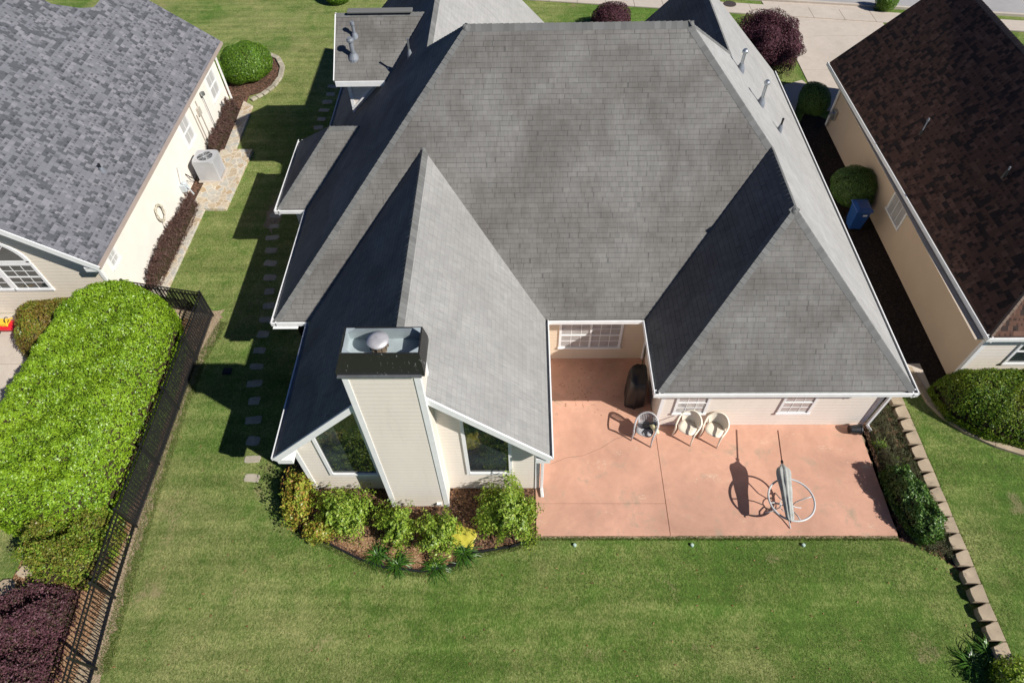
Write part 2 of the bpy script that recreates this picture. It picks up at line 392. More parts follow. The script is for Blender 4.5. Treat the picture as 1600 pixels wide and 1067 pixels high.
# ------------------------------------------------------------------ the setting
def sheet(name, pts, mat, z, kind='structure'):
    o = MB().poly([(x, y, z) for x, y in pts]).build(name, mat); tag(o, kind=kind); return o
G = -.05
def jag(pts, amp=.06, step=.22, seed=1):
    rg = random.Random(seed); out = []
    for i, a in enumerate(pts):
        b = pts[(i+1) % len(pts)]; L = math.hypot(b[0]-a[0], b[1]-a[1]); n = max(1, int(L/step))
        for k in range(n):
            t = (k+rg.uniform(-.25, .25)*(k > 0))/n; out.append((a[0]+(b[0]-a[0])*t+rg.gauss(0, amp), a[1]+(b[1]-a[1])*t+rg.gauss(0, amp)))
    return out
sheet('ground', [(-120, -60), (120, -60), (120, 160), (-120, 160)], M['grass'], G)
pt = MB()
pt.box(.32, 3.797, 6.3, 7.185, -.2, 0); pt.box(.32, 3.797, 7.193, 12.1, -.2, .0); pt.box(3.81, 9.66, 6.31, 9.75, -.2, 0)
tag(pt.build('patio', M['patio'], bevel=.006), kind='structure')
o = MB().poly([(.25, 6.25, G+.012), (9.75, 6.25, G+.012), (9.8, 9.8, G+.012), (.25, 12, G+.012)]).build('patio_base', M['dirt']); tag(o, kind='structure')
# driveway, walk, pavement, street
SL = -.165
def sl(x, c): return (x, c+SL*x)
sheet('street', [sl(-90, 37.8), sl(90, 37.8), sl(90, 46), sl(-90, 46)], M['street'], G+.004)
kb = MB()
a, b = sl(-60, 37.65), sl(60, 37.65); kb.bar((a[0], a[1], .0), (b[0], b[1], .0), .16, .14); tag(kb.build('kerb', M['concrete']), kind='structure')
pv = MB(); x = -30.
while x < 60:
    p = [sl(x, 35.95), sl(x+1.48, 35.95), sl(x+1.48, 37.05), sl(x, 37.05)]; pv.poly([(q[0], q[1], .012) for q in p], .05); x += 1.5
tag(pv.build('pavement', M['concrete']), kind='structure')
dv = MB()
ys = [25.3, 28.6, 31.7, 37.6]
for k in range(3):
    for (xa, xb) in ((13.1, 18.3),):
        y0, y1 = ys[k], ys[k+1]-.02
        top0 = y1 if k < 2 else 37.6+SL*xa; top1 = y1 if k < 2 else 37.6+SL*xb
        fl = .35 if (k == 2 and xa < 14) else 0
        dv.poly([(xa, y0, -.025), (xb, y0, -.025), (xb, top1, -.025), (xa-fl, top0, -.025)], .05)
tag(dv.build('driveway', M['concrete']), kind='structure')
def ribbon(pts, wd):
    L = []; R_ = []
    for i, p in enumerate(pts):
        a = Vector(pts[max(i-1, 0)]); b = Vector(pts[min(i+1, len(pts)-1)]); d = (b-a).normalized(); n = Vector((-d.y, d.x))
        L.append(Vector(p)+n*wd/2); R_.append(Vector(p)-n*wd/2)
    return L, R_
def ribbon_mb(pts, wd, z0, z1):
    m_ = MB(); L, R_ = ribbon(pts, wd)
    for i in range(len(pts)-1):
        m_.prism([tuple(R_[i]), tuple(R_[i+1]), tuple(L[i+1]), tuple(L[i])], z0, z1)
    return m_
wk = ribbon_mb([(13.05, 27.2), (12.3, 26.9), (11.7, 26.2), (11.3, 25.2), (11.2, 24.0)], 1.1, -.04, .006)
tag(wk.build('path', M['concrete']), kind='structure')
sheet('side_yard_mulch', [(10.2, 9.9), (11.6, 10.75), (12.2, 10.5), (12.7, 9.3), (14, 8.7), (18, 8.2), (18, 11.3), (13.2, 11.3), (13.2, 24.6), (12.4, 25.3), (11.75, 24.2), (10.9, 23.6), (9.7, 24.2), (9.7, 10)], M['mulch_dark'], G+.008)
cp = MB().box(11.55, 12.25, 10.75, 11.75, -.06, .0); tag(cp.build('concrete_pad', M['concrete'], bevel=.01), kind='structure')
BED = [(-6.7, 8.2), (-6.62, 7.5), (-6.4, 6.95), (-5.9, 6.42), (-5.0, 6.05), (-4.25, 5.70), (-3.56, 5.48), (-2.6, 5.38), (-1.77, 5.53), (-1.30, 5.85), (-.31, 6.02), (.3, 6.22)]
sheet('mulch_bed', BED+[(.3, 8), (-6.7, 9)], M['mulch'], G+.014)
sheet('pine_straw_patch', jag([(-4.9, 6.15), (-4.25, 5.82), (-3.6, 5.62), (-2.6, 5.52), (-1.77, 5.65), (-1.9, 6.2), (-3.0, 6.15), (-3.9, 6.3), (-4.6, 6.5)], .035, .12), M['straw'], G+.020)
sheet('side_bed', jag([(9.66, 6.2), (10.35, 6.0), (11.0, 5.3), (11.05, 5.2), (11.05, 10.2), (9.7, 10.2)], .03, .15), M['mulch'], G+.012)
sheet('left_side_bed', jag([(-6.9, 8.6), (-5.7, 8.0), (-5.7, 27), (-7.7, 27), (-7.9, 16.3), (-6.9, 15.8)], .04, .2), M['mulch_dark'], G+.009)
sheet('fence_line_dirt', jag([(-9.80, 2), (-9.95, 4), (-10.10, 6), (-10.22, 9), (-10.24, 11.5), (-10.05, 13.2), (-10.15, 14.1), (-11.2, 14.2), (-12.6, 14.5), (-12.6, 14.0), (-11, 12), (-10.9, 4), (-10.9, 2)], .05, .15), M['dirt'], G+.006)
sheet('hedge_bed', [(-10.45, 2), (-10.5, 13.75), (-15, 13.75), (-14.2, 8), (-13, 5.6), (-13.2, 2)], M['straw'], G+.011)
cpt = MB()
for (x0, x1) in ((-24, -19.9), (-19.88, -16.35), (-16.33, -13.55)):
    for (y0, y1) in ((9.55, 11.88), (11.9, 13.98), (7.2, 9.53)):
        cpt.box(x0, x1, y0, y1, -.1, -.012)
tag(cpt.build('neighbour_patio', M['concrete']), kind='structure')
sheet('left_house_bed', [(-12.55, 15.1), (-12.5, 27.0), (-11.6, 27.5), (-11.5, 29.3), (-12.2, 30.6), (-14.5, 30.8), (-15, 27), (-13.3, 27), (-13.3, 14.6)], M['mulch'], G+.010)
sheet('bare_patch', jag([(-9.35, 17.9), (-9.1, 19.3), (-9.6, 20.0), (-9.75, 19.2), (-9.7, 18.2)], .06, .15), M['dirt'], G+.003)
# flagstone path and air-conditioner terrace
fp = MB()
fp.prism([(-12.83, 14.7), (-12.28, 14.7), (-12.22, 19.15), (-12.75, 19.15)], -.1, .03)
fp.prism([(-12.75, 19.15), (-11.38, 19.12), (-11.28, 22.85), (-12.62, 22.85)], -.1, .07)
fp.prism([(-12.5, 22.85), (-12.02, 22.85), (-12.1, 26.1), (-12.62, 26.5)], -.1, .03)
tag(fp.build('flagstone_path', M['flag'], bevel=.015), kind='structure')

# ------------------------------------------------------------------ building helpers
def ridge_caps(mb, a, b, sl1, sl2, wd=.15, ex=.145, lift=.006):
    """overlapping bent cap shingles from a to b; sl1/sl2 = the two down-slope unit directions"""
    a = Vector(a); b = Vector(b); d = b-a; n = max(1, int(d.length/ex)); d = d/n
    s1 = Vector(sl1).normalized()*wd; s2 = Vector(sl2).normalized()*wd
    for i in range(n):
        p = a+d*i; q = a+d*(i+1.25)
        jt = random.uniform(-.002, .002); lo = Vector((0, 0, lift*.35+jt)); hi = Vector((0, 0, lift+jt+.007))
        v = [p+s1+hi*.8, p+hi*1.5, p+s2+hi*.8, q+s1+lo*.6, q+lo, q+s2+lo*.6]
        z = Vector((0, 0, -.02))
        mb.add(v+[v[0]+z, v[1]+z, v[2]+z], [(0, 3, 4, 1), (1, 4, 5, 2), (6, 0, 1, 7), (7, 1, 2, 8)][:2]+[(6, 0, 1, 7), (7, 1, 2, 8)],
               [[(random.random()*40, random.random()*40)]*4]*4)
def gutter(parent, a, b, out, z=2.6, rails=True):
    """trough with a white outer lip; a,b plan points on the OUTER edge; out = outward unit vector"""
    ox, oy = out; w_ = .115
    mb = MB(); ins = MB()
    A = Vector((a[0], a[1], 0)); B = Vector((b[0], b[1], 0)); O = Vector((ox, oy, 0))
    mb.bar(A-O*.008+Vector((0, 0, z-.06)), B-O*.008+Vector((0, 0, z-.06)), .016, .12)
    mb.bar(A-O*.022+Vector((0, 0, z+.003)), B-O*.022+Vector((0, 0, z+.003)), .026, .012)
    mb.bar(A-O*(w_+.035)+Vector((0, 0, z-.085)), B-O*(w_+.035)+Vector((0, 0, z-.085)), .03, .17)
    ins.bar(A-O*(w_/2+.008)+Vector((0, 0, z-.075)), B-O*(w_/2+.008)+Vector((0, 0, z-.075)), w_-.014, .012)
    g = mb.build('gutter', M['white'], parent)
    ins.build('gutter_floor', M['gutter'], g)
    return g
def downspout(parent, pts):
    mb = MB()
    for a, b in zip(pts[:-1], pts[1:]): mb.bar(a, b, .075, .06, up=(0, 1, 0.01))
    return mb.build('downspout', M['white'], parent, bevel=.008)
def win(parent, c, wd, ht, ax, out, cols=3, rows=2, sash=True, pane='blind', fw=.07, name='window', mull=0):
    """window in a wall; c = centre on wall face, ax 'x' or 'y' = direction it spans, out = +-1 outward along the other axis"""
    def P(u, d, z): return (c[0]+u, c[1]+d*out, c[2]+z) if ax == 'x' else (c[0]+d*out, c[1]+u, c[2]+z)
    def bx(mb, u0, u1, d0, d1, z0, z1):
        p = P(u0, d0, z0); q = P(u1, d1, z1)
        mb.box(min(p[0], q[0]), max(p[0], q[0]), min(p[1], q[1]), max(p[1], q[1]), p[2], q[2])
    h, v = wd/2, ht/2; fr = MB()
    bx(fr, -h-fw, -h, -.02, .035, -v, v); bx(fr, h, h+fw, -.02, .035, -v, v)
    bx(fr, -h-fw, h+fw, -.02, .035, v, v+fw); bx(fr, -h-fw-.02, h+fw+.02, -.02, .055, -v-fw, -v)
    f = fr.build(name, M['white'], parent)
    pn = MB(); bx(pn, -h, h, -.02, .004, -v, v); pn.build('pane', M[pane], f)
    mt = MB(); nb = False
    if sash: bx(mt, -h, h, .005, .028, -.022, .022); nb = True
    for i in range(mull): u = -h+wd*(i+1)/(mull+1); bx(mt, u-.03, u+.03, .005, .030, -v, v); nb = True
    if cols:
        cells = mull+1; cw = wd/cells
        for ci in range(cells):
            for i in range(1, cols): u = -h+cw*ci+cw*i/cols; bx(mt, u-.009, u+.009, .0045, .012, -v, v); nb = True
        R2 = rows*2 if sash else rows
        for j in range(1, R2):
            if sash and j == rows: continue
            z = -v+ht*j/R2; bx(mt, -h, h, .0045, .0125, z-.009, z+.009)
    if nb: mt.build('muntin', M['white'], f)
    return f
def pipe_vent(parent, base, h, r=.04, hood=0, mat='metal', lean=(0, 0), fm='lead'):
    b = Vector(base); mb = MB()
    top = b+Vector((lean[0], lean[1], h))
    mb.tube([b-Vector((0, 0, .12)), top], r, 12)
    if hood:
        mb.lathe([(r*1.1, -.01), (hood, .02), (hood, .07), (r*1.2, .12)], top, 14)
    else: mb.lathe([(r*1.15, -.02), (r*1.15, .03)], top, 12)
    o = mb.build('roof_vent', M[mat], parent, smooth=False)
    fl = MB(); fl.lathe([(r*3.0, -.16), (r*2.6, -.02), (r*1.35, .13)], b, 14); fl.build('flashing', M[fm], o)
    return o

E_ = 2.6
# ------------------------------------------------------------------ the main house
H0 = thing('house', (1.4, 16, 0), 'large beige house in the middle with steep weathered grey roofs and a tall chimney', 'house')
rf = MB()
XL, XR, YR = -6.95, 9.88, 11.45
rear = MB()
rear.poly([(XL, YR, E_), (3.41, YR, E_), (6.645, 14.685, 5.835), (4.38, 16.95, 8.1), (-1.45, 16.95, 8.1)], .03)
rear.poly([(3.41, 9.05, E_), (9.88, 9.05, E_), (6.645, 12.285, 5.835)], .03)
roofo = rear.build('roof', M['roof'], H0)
def rpart(name, polys, mat, th=.03):
    mb = MB()
    for p in polys: mb.poly(p, th)
    return mb.build(name, M[mat], roofo)
rpart('side_slope', [[(XR, 9.05, E_), (XR, 24.0, E_), (6.2, 24.0, 6.28), (6.2, 18.77, 6.28), (4.38, 16.95, 8.1), (6.645, 14.685, 5.835), (6.645, 12.285, 5.835)]], 'roof_lit')
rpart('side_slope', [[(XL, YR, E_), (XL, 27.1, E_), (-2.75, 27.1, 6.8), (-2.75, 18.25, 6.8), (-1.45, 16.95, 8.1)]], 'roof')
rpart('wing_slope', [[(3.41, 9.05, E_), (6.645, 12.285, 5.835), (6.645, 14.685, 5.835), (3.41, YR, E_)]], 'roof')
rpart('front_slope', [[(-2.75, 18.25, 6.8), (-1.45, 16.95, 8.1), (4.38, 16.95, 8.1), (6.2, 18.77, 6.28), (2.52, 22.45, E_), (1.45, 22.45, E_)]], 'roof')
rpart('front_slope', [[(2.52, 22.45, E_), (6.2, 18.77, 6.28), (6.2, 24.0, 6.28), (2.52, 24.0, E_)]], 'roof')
rpart('front_slope', [[(-2.75, 18.25, 6.8), (1.45, 22.45, E_), (1.45, 27.1, E_), (-2.75, 27.1, 6.8)]], 'roof_lit')
GX, GZ = -2.665, 5.885
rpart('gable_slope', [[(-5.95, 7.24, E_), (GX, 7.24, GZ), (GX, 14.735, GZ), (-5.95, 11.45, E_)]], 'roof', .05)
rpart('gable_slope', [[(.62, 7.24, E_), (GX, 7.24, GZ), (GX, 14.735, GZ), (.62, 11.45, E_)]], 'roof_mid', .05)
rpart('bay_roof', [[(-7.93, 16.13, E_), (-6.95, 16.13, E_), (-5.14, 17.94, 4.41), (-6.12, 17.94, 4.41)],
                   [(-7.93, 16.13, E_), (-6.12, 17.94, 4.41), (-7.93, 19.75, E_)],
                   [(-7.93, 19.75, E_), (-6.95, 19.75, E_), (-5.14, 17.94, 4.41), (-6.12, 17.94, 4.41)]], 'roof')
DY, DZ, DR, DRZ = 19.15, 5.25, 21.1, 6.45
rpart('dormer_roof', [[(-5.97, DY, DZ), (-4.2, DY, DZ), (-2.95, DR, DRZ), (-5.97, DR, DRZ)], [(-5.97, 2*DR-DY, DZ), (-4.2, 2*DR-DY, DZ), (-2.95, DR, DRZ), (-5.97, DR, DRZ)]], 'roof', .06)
# caps
def D(x, y, z): return Vector((x, y, z)).normalized()
W_, E2, S_, N_ = D(-1, 0, -1), D(1, 0, -1), D(0, -1, -1), D(0, 1, -1)
def caps(a, b, s1, s2, wd=.15):
    mb = MB(); ridge_caps(mb, a, b, s1, s2, wd); mb.build('ridge_cap', M['cap'], roofo)
caps((4.50, 16.95, 8.1), (-1.50, 16.95, 8.1), S_, N_, .19)
def knob(x, y, z, r=.115):
    mb = MB(); mb.lathe([(r, -.15), (r*.75, -.04), (r*.35, .012), (.01, .018)], (x, y, z-.012), 14); mb.build('ridge_cap', M['cap'], roofo, smooth=True)
for k_ in ((4.43, 16.93, 8.1), (-1.48, 16.93, 8.1), (6.645, 12.26, 5.84), (6.645, 14.70, 5.84), (-2.665, 14.72, 5.89)): knob(*k_)
def hipdirs(hx, hy):   # perpendicular-to-hip directions inside both slopes for a hip running down towards (hx,hy)
    # slope facing hx: normal (hx,0,1); slope facing hy: normal (0,hy,1)
    hd = Vector((hx, hy, -1)).normalized()
    a = Vector((hx, 0, 1)).normalized().cross(hd); b = Vector((0, hy, 1)).normalized().cross(hd)
    out = []
    for vv, nrm in ((a, (hx, 0)), (b, (0, hy))):
        if vv.z > 0: vv = -vv
        out.append(vv)
    return out
def hipcap(lo, hi, hx, hy, wd=.15):
    s1, s2 = hipdirs(hx, hy); caps(lo, hi, s1, s2, wd)
hipcap((XL, YR, E_), (-1.45, 16.95, 8.1), -1, -1)
hipcap((6.645, 14.685, 5.835), (4.38, 16.95, 8.1), 1, -1)
hipcap((3.41, 9.05, E_), (6.645, 12.285, 5.835), -1, -1)
hipcap((XR, 9.05, E_), (6.645, 12.285, 5.835), 1, -1)
hipcap((6.2, 18.77, 6.28), (4.38, 16.95, 8.1), 1, 1)
hipcap((-2.75, 18.25, 6.8), (-1.45, 16.95, 8.1), -1, 1)
hipcap((-7.93, 16.13, E_), (-6.12, 17.94, 4.41), -1, -1, .12)
hipcap((-7.93, 19.75, E_), (-6.12, 17.94, 4.41), -1, 1, .12)
caps((6.645, 12.2, 5.835), (6.645, 14.75, 5.835), W_, E2, .2)
caps((6.2, 24.0, 6.28), (6.2, 18.7, 6.28), W_, E2, .18)
caps((-2.75, 27.1, 6.8), (-2.75, 18.2, 6.8), W_, E2, .18)
caps((GX, 7.24, GZ), (GX, 14.7, GZ), W_, E2, .19)
caps((-5.2, 17.94, 4.41), (-6.1, 17.94, 4.41), S_, N_, .14)
dn = D(0, -1, -.615); dp = D(0, 1, -.615)
caps((-3.0, DR, DRZ), (-5.97, DR, DRZ), dn, dp, .14)
mb = MB(); mb.bar((-5.6, DR, DRZ+.07), (-3.5, DR, DRZ+.07), .26, .07); mb.build('ridge_vent', M['cap'], roofo, bevel=.02)
# walls
wl = MB()
WZ = 2.42
wl.box(3.8, 9.78, 9.6, 12.4, -.1, WZ); wl.box(9.0, 9.62, 12.4, 23.6, -.1, WZ)
wl.box(-6.6, -6.3, 11.85, 26.7, -.1, WZ); wl.box(-6.6, -5.5, 11.85, 12.0, -.1, WZ)
wl.box(-7.55, -6.6, 16.5, 19.4, -.1, WZ)
wl.box(-6.3, 1.1, 26.5, 26.7, -.1, WZ+.1); wl.box(2.9, 9.6, 23.4, 23.6, -.1, WZ+.1); wl.box(1.1, 2.9, 22.0, 22.1, -.1, WZ)
wl.build('wall', M['siding'], H0)
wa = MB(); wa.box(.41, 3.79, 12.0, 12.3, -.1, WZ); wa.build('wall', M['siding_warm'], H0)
wg = MB()   # gabled room
def pent(mb, x0, x1, xm, zt, zr, y0, y1):
    P_ = [(x0, -.1), (x1, -.1), (x1, zt), (xm, zr), (x0, zt)]
    n = 5; vs = [(x, y0, z) for x, z in P_]+[(x, y1, z) for x, z in P_]
    mb.add(vs, [(0, 1, 2, 3, 4), (9, 8, 7, 6, 5)]+[(i, n+i, n+(i+1) % n, (i+1) % n) for i in range(n)])
pent(wg, -5.74, .40, GX, 2.72, 5.75, 7.65, 12.2)
wg.build('wall', M['siding'], H0)
# front gables (seen only from elsewhere)
fg = MB()
for (x0, x1, xm, zr, y) in ((-6.6, 1.1, -2.75, 6.55, 26.6), (2.9, 9.55, 6.2, 6.0, 23.5)):
    fg.add([(x0, y, WZ), (x1, y, WZ), (xm, y, zr), (x0, y+.12, WZ), (x1, y+.12, WZ), (xm, y+.12, zr)], [(0, 1, 2), (5, 4, 3), (0, 3, 4, 1), (1, 4, 5, 2), (2, 5, 3, 0)])
fg.build('wall', M['siding'], H0)
# dormer body
db = MB(); yb0, yb1 = 19.55, 22.65
P_ = [(yb0, 3.5), (yb1, 3.5), (yb1, 5.4), (DR, 6.33), (yb0, 5.4)]
db.add([(-5.69, y, z) for y, z in P_]+[(-3.6, y, z) for y, z in P_], [(4, 3, 2, 1, 0), (5, 6, 7, 8, 9)]+[(i, (i+1) % 5, 5+(i+1) % 5, 5+i) for i in range(5)])
dorm = db.build('dormer', M['siding'], H0)
tr = MB()
tr.box(-5.715, -5.60, 19.53, 19.56, 3.75, 5.2); tr.bar((-5.7, 19.515, 4.02), (-4.25, 19.515, 5.47), .05, .09, up=(0, 1, 0))
tr.box(-5.95, -4.35, 19.10, 19.14, 5.08, 5.25); tr.box(-5.95, -4.5, 19.14, 19.56, 5.08, 5.10)
tr.bar((-6.0, DY+.05, DZ-.05), (-6.0, DR, DRZ-.06), .03, .15, up=(0, 0, 1)); tr.bar((-6.0, 2*DR-DY, DZ-.05), (-6.0, DR, DRZ-.06), .03, .15)
tr.build('trim', M['white'], dorm)
# soffits
sf = MB()
sf.box(-7.0, -6.3, 11.3, 26.9, 2.425, 2.445); sf.box(9.6, 9.84, 9.0, 23.9, 2.425, 2.445); sf.box(3.4, 9.84, 8.98, 9.62, 2.423, 2.443)
sf.box(3.35, 3.85, 9.64, 11.5, 2.424, 2.444); sf.box(.6, 3.5, 11.45, 12.05, 2.426, 2.446); sf.box(-7.9, -6.9, 16.1, 19.8, 2.422, 2.442)
sf.box(-5.98, -5.7, 7.3, 11.6, 2.427, 2.447); sf.box(.38, .66, 7.3, 11.7, 2.427, 2.447)
sf.build('soffit', M['white'], H0)
# gutters (outer edges)
gutter(H0, (3.31, 8.95), (9.98, 8.95), (0, -1)); gutter(H0, (9.98, 8.95), (9.98, 24.0), (1, 0))
gutter(H0, (3.31, 8.96), (3.31, 11.4), (-1, 0)); gutter(H0, (.72, 11.36), (3.31, 11.36), (0, -1))
gutter(H0, (.72, 7.2), (.72, 11.42), (1, 0)); gutter(H0, (-6.05, 7.2), (-6.05, 11.36), (-1, 0))
gutter(H0, (-7.05, 11.36), (-6.0, 11.36), (0, -1)); gutter(H0, (-7.05, 11.36), (-7.05, 16.1), (-1, 0))
gutter(H0, (-8.03, 16.03), (-7.0, 16.03), (0, -1)); gutter(H0, (-8.03, 16.03), (-8.03, 19.85), (-1, 0)); gutter(H0, (-7.05, 19.8), (-7.05, 27.1), (-1, 0))
gutter(H0, (1.55, 22.5), (1.55, 27.1), (1, 0)); gutter(H0, (2.42, 22.5), (2.42, 24.0), (-1, 0))
# rake boards and returns of the rear gable
rk = MB()
for x0, x1, z0 in ((-5.98, GX, 2.49), (.65, GX, 2.49)):
    rk.bar((x0, 7.215, z0), (x1, 7.215, GZ-.13), .045, .17, up=(0, 0, 1))
    rk.bar((x0, 7.43, z0-.03), (x1, 7.43, GZ-.17), .40, .02, up=(0, 0, 1))
rk.box(-5.97, -5.6, 7.235, 7.66, 2.25, 2.44); rk.box(.30, .64, 7.235, 7.66, 2.25, 2.44)
rk.build('rake_board', M['white'], H0)
for x, y, z1, sx in ((-5.74, 7.65, 2.7, 1), (.40, 7.65, 2.7, -1)):
    ct = MB()
    ct.box(min(x-sx*.02, x+sx*.10), max(x-sx*.02, x+sx*.10), y-.02, y+.0, -.1, z1)
    ct.box(min(x-sx*.021, x), max(x-sx*.021, x), y, y+.1, -.1, z1)
    ct.build('corner_trim', M['white'], H0)
ct = MB(); ct.box(3.78, 3.88, 9.578, 9.6, -.1, 2.42); ct.box(3.779, 3.8, 9.6, 9.69, -.1, 2.42); ct.build('corner_trim', M['white'], H0)
ct = MB(); ct.box(9.7, 9.80, 9.578, 9.6, -.1, 2.42); ct.build('corner_trim', M['white'], H0)
downspout(H0, [(9.9, 8.98, 2.45), (9.86, 9.5, 2.25), (9.86, 9.53, .12), (9.95, 9.35, .04)])
downspout(H0, [(.66, 7.27, 2.5), (.48, 7.58, 2.25), (.48, 7.6, .1), (.5, 7.35, .04)])
downspout(H0, [(-6.0, 7.25, 2.5), (-5.8, 7.62, 2.3)])
downspout(H0, [(3.36, 11.3, 2.5), (3.7, 11.95, 2.3), (3.7, 11.96, .05)])
# windows
win(H0, (2.02, 12.0, 1.2), 1.74, 1.15, 'x', -1, cols=3, rows=2, mull=1)
win(H0, (4.66, 9.6, 1.22), .78, 1.05, 'x', -1); win(H0, (7.57, 9.6, 1.22), .78, 1.05, 'x', -1)
def trapwin(x0, x1, z0, z1a, z1b):
    y = 7.65; fr = MB(); f = .085
    O = [(x0, z0), (x1, z0), (x1, z1b), (x0, z1a)]
    def edge(a, b, dz=0):
        fr.bar((a[0], y-.012, a[1]), (b[0], y-.012, b[1]), .05, f, up=(0, 0, 1) if abs(a[0]-b[0]) > .01 else (1, 0, 0))
    fr.box(x0-f, x0, y-.04, y+.02, z0-f, z1a+f); fr.box(x1, x1+f, y-.04, y+.02, z0-f, z1b+f)
    fr.box(x0, x1, y-.05, y+.02, z0-f, z0)
    fr.add([(x0, y-.04, z1a), (x1, y-.04, z1b), (x1, y-.04, z1b+f), (x0, y-.04, z1a+f), (x0, y+.02, z1a), (x1, y+.02, z1b), (x1, y+.02, z1b+f), (x0, y+.02, z1a+f)],
           [(0, 1, 2, 3), (7, 6, 5, 4), (0, 4, 5, 1), (3, 2, 6, 7)])
    w_ = fr.build('window', M['white'], H0)
    pn = MB(); pn.add([(x0, y-.006, z0), (x1, y-.006, z0), (x1, y-.006, z1b), (x0, y-.006, z1a)], [(0, 1, 2, 3)]); pn.build('pane', M['pane'], w_)
trapwin(-5.02, -3.85, .92, 2.98, 4.15)
trapwin(-1.40, -.38, .96, 3.85, 2.83)
# chimney
ch = MB(); CX0, CX1, CY0, CY1 = -3.53, -2.02, 7.13, 7.86
ch.box(CX0, CX1, CY0, CY1, -.1, 6.42)
chim = ch.build('chimney', M['siding'], H0)
for x, s in ((CX0, 1), (CX1, -1)):
    t_ = MB(); t_.box(min(x-s*.015, x+s*.11), max(x-s*.015, x+s*.11), CY0-.016, CY0, -.1, 6.30)
    t_.box(min(x, x-s*.016), max(x, x-s*.016), CY0, CY0+.11, -.1, 6.3); t_.build('corner_trim', M['white'], chim)
t_ = MB(); t_.box(CX1, CX1+.016, CY1-.1, CY1, 4.6, 6.3); t_.build('corner_trim', M['white'], chim)
def capmat():
    t = NT('chipped_black_metal'); g = t.geo()
    n = t.noise(t.scale(g, 3, 3, 1), 5, 6, .8); c = t.mix(t.ramp(n, [(.62, 0.), (.66, 1.)]), (.022, .022, .021), (.33, .34, .33))
    return t.fin(c, .45, .4, .2)
M['capm'] = capmat()
cb = MB()
def frus(mb, a, b, open_=True):
    (x0, x1, y0, y1, z0), (X0, X1, Y0, Y1, z1) = a, b
    v = [(x0, y0, z0), (x1, y0, z0), (x1, y1, z0), (x0, y1, z0), (X0, Y0, z1), (X1, Y0, z1), (X1, Y1, z1), (X0, Y1, z1)]
    mb.add(v, [(0, 1, 5, 4), (1, 2, 6, 5), (2, 3, 7, 6), (3, 0, 4, 7)])
e = .075; TZ = 6.88
lo1 = (CX0-.06, CX1+.13, CY0-e, CY1+e); hi1 = (-3.40, -1.92, CY0-.01, 7.76)
frus(cb, (*lo1, 6.24), (*lo1, 6.38)); frus(cb, (*lo1, 6.38), (*hi1, TZ))
# inner faces and floor so the shroud is a closed shell
i1 = (hi1[0]+.03, hi1[1]-.03, hi1[2]+.03, hi1[3]-.03)
cb.add([(hi1[0], hi1[2], TZ), (hi1[1], hi1[2], TZ), (hi1[1], hi1[3], TZ), (hi1[0], hi1[3], TZ), (i1[0], i1[2], TZ), (i1[1], i1[2], TZ), (i1[1], i1[3], TZ), (i1[0], i1[3], TZ)],
       [(0, 1, 5, 4), (1, 2, 6, 5), (2, 3, 7, 6), (3, 0, 4, 7)])
cap_o = cb.build('chimney_shroud', M['capm'], chim)
inn = MB(); frus(inn, (*i1, TZ-.002), (i1[0]-.02, i1[1]+.02, i1[2]-.04, i1[3]+.04, 6.50)); inn.box(CX0, CX1+.05, CY0, CY1, 6.40, 6.50)
for (x, y, sx, sy) in ((i1[0], i1[2], 1, 1), (i1[1], i1[2], -1, 1), (i1[1], i1[3], -1, -1), (i1[0], i1[3], 1, -1)):
    v = [(x, y, TZ+.012), (x+sx*.16, y, TZ+.012), (x, y+sy*.12, TZ+.012)]; v2 = [(a, b_, TZ) for a, b_, _ in v]
    inn.add(v+v2, [(0, 1, 2), (5, 4, 3), (0, 3, 4, 1), (1, 4, 5, 2), (2, 5, 3, 0)])
inn.build('shroud_lining', plain('zinc_lining', (.40, .46, .48), .5, .4, .1, var=.25), cap_o)
led = MB(); led.bar((CX0-.04, CY0-.112, 6.29), (CX1+.08, CY0-.112, 6.29), .07, .012); led.build('drip_ledge', M['metal'], cap_o)
fl = MB(); fc = (CX0+.78, (CY0+CY1)/2-.02, 0)
fl.lathe([(.12, 6.5), (.12, 6.64), (.17, 6.66), (.17, 6.80)], fc, 24)
for k in range(12):
    a = k*math.pi/6; fl.bar((fc[0]+.18*math.cos(a), fc[1]+.18*math.sin(a), 6.64), (fc[0]+.18*math.cos(a), fc[1]+.18*math.sin(a), 6.81), .012, .012)
flo = fl.build('flue', plain('rusty_mesh', (.22, .17, .12), .7, .3, .3, var=.4, sc_=20), cap_o)
fl = MB(); fl.lathe([(.205, 6.805), (.215, 6.825), (.21, 6.86), (.10, 6.885), (.01, 6.893)], fc, 32); fl.build('flue_lid', plain('dull_lid', (.50, .49, .50), .5, .4, .3, var=.3, sc_=8), flo, smooth=True)
bx_ = MB(); bx_.box(-2.32, -2.20, 7.06, 7.13, .12, .22); bx_.build('outlet_cover', M['white'], chim, bevel=.01)
# roof vents
pipe_vent(H0, (7.07, 17.35, 5.5), .55, .045, .085); pipe_vent(H0, (6.55, 18.35, 6.0), .45, .045, .085)
pipe_vent(H0, (7.75, 17.0, 4.82), .30, .03, 0, 'black')
pipe_vent(H0, (-5.38, 19.85, 5.66), .5, .07, .115, 'lead'); pipe_vent(H0, (-5.36, 20.45, 6.02), .36, .05, .07, 'lead')
pipe_vent(H0, (-3.42, 19.02, 6.2), .42, .03, 0)

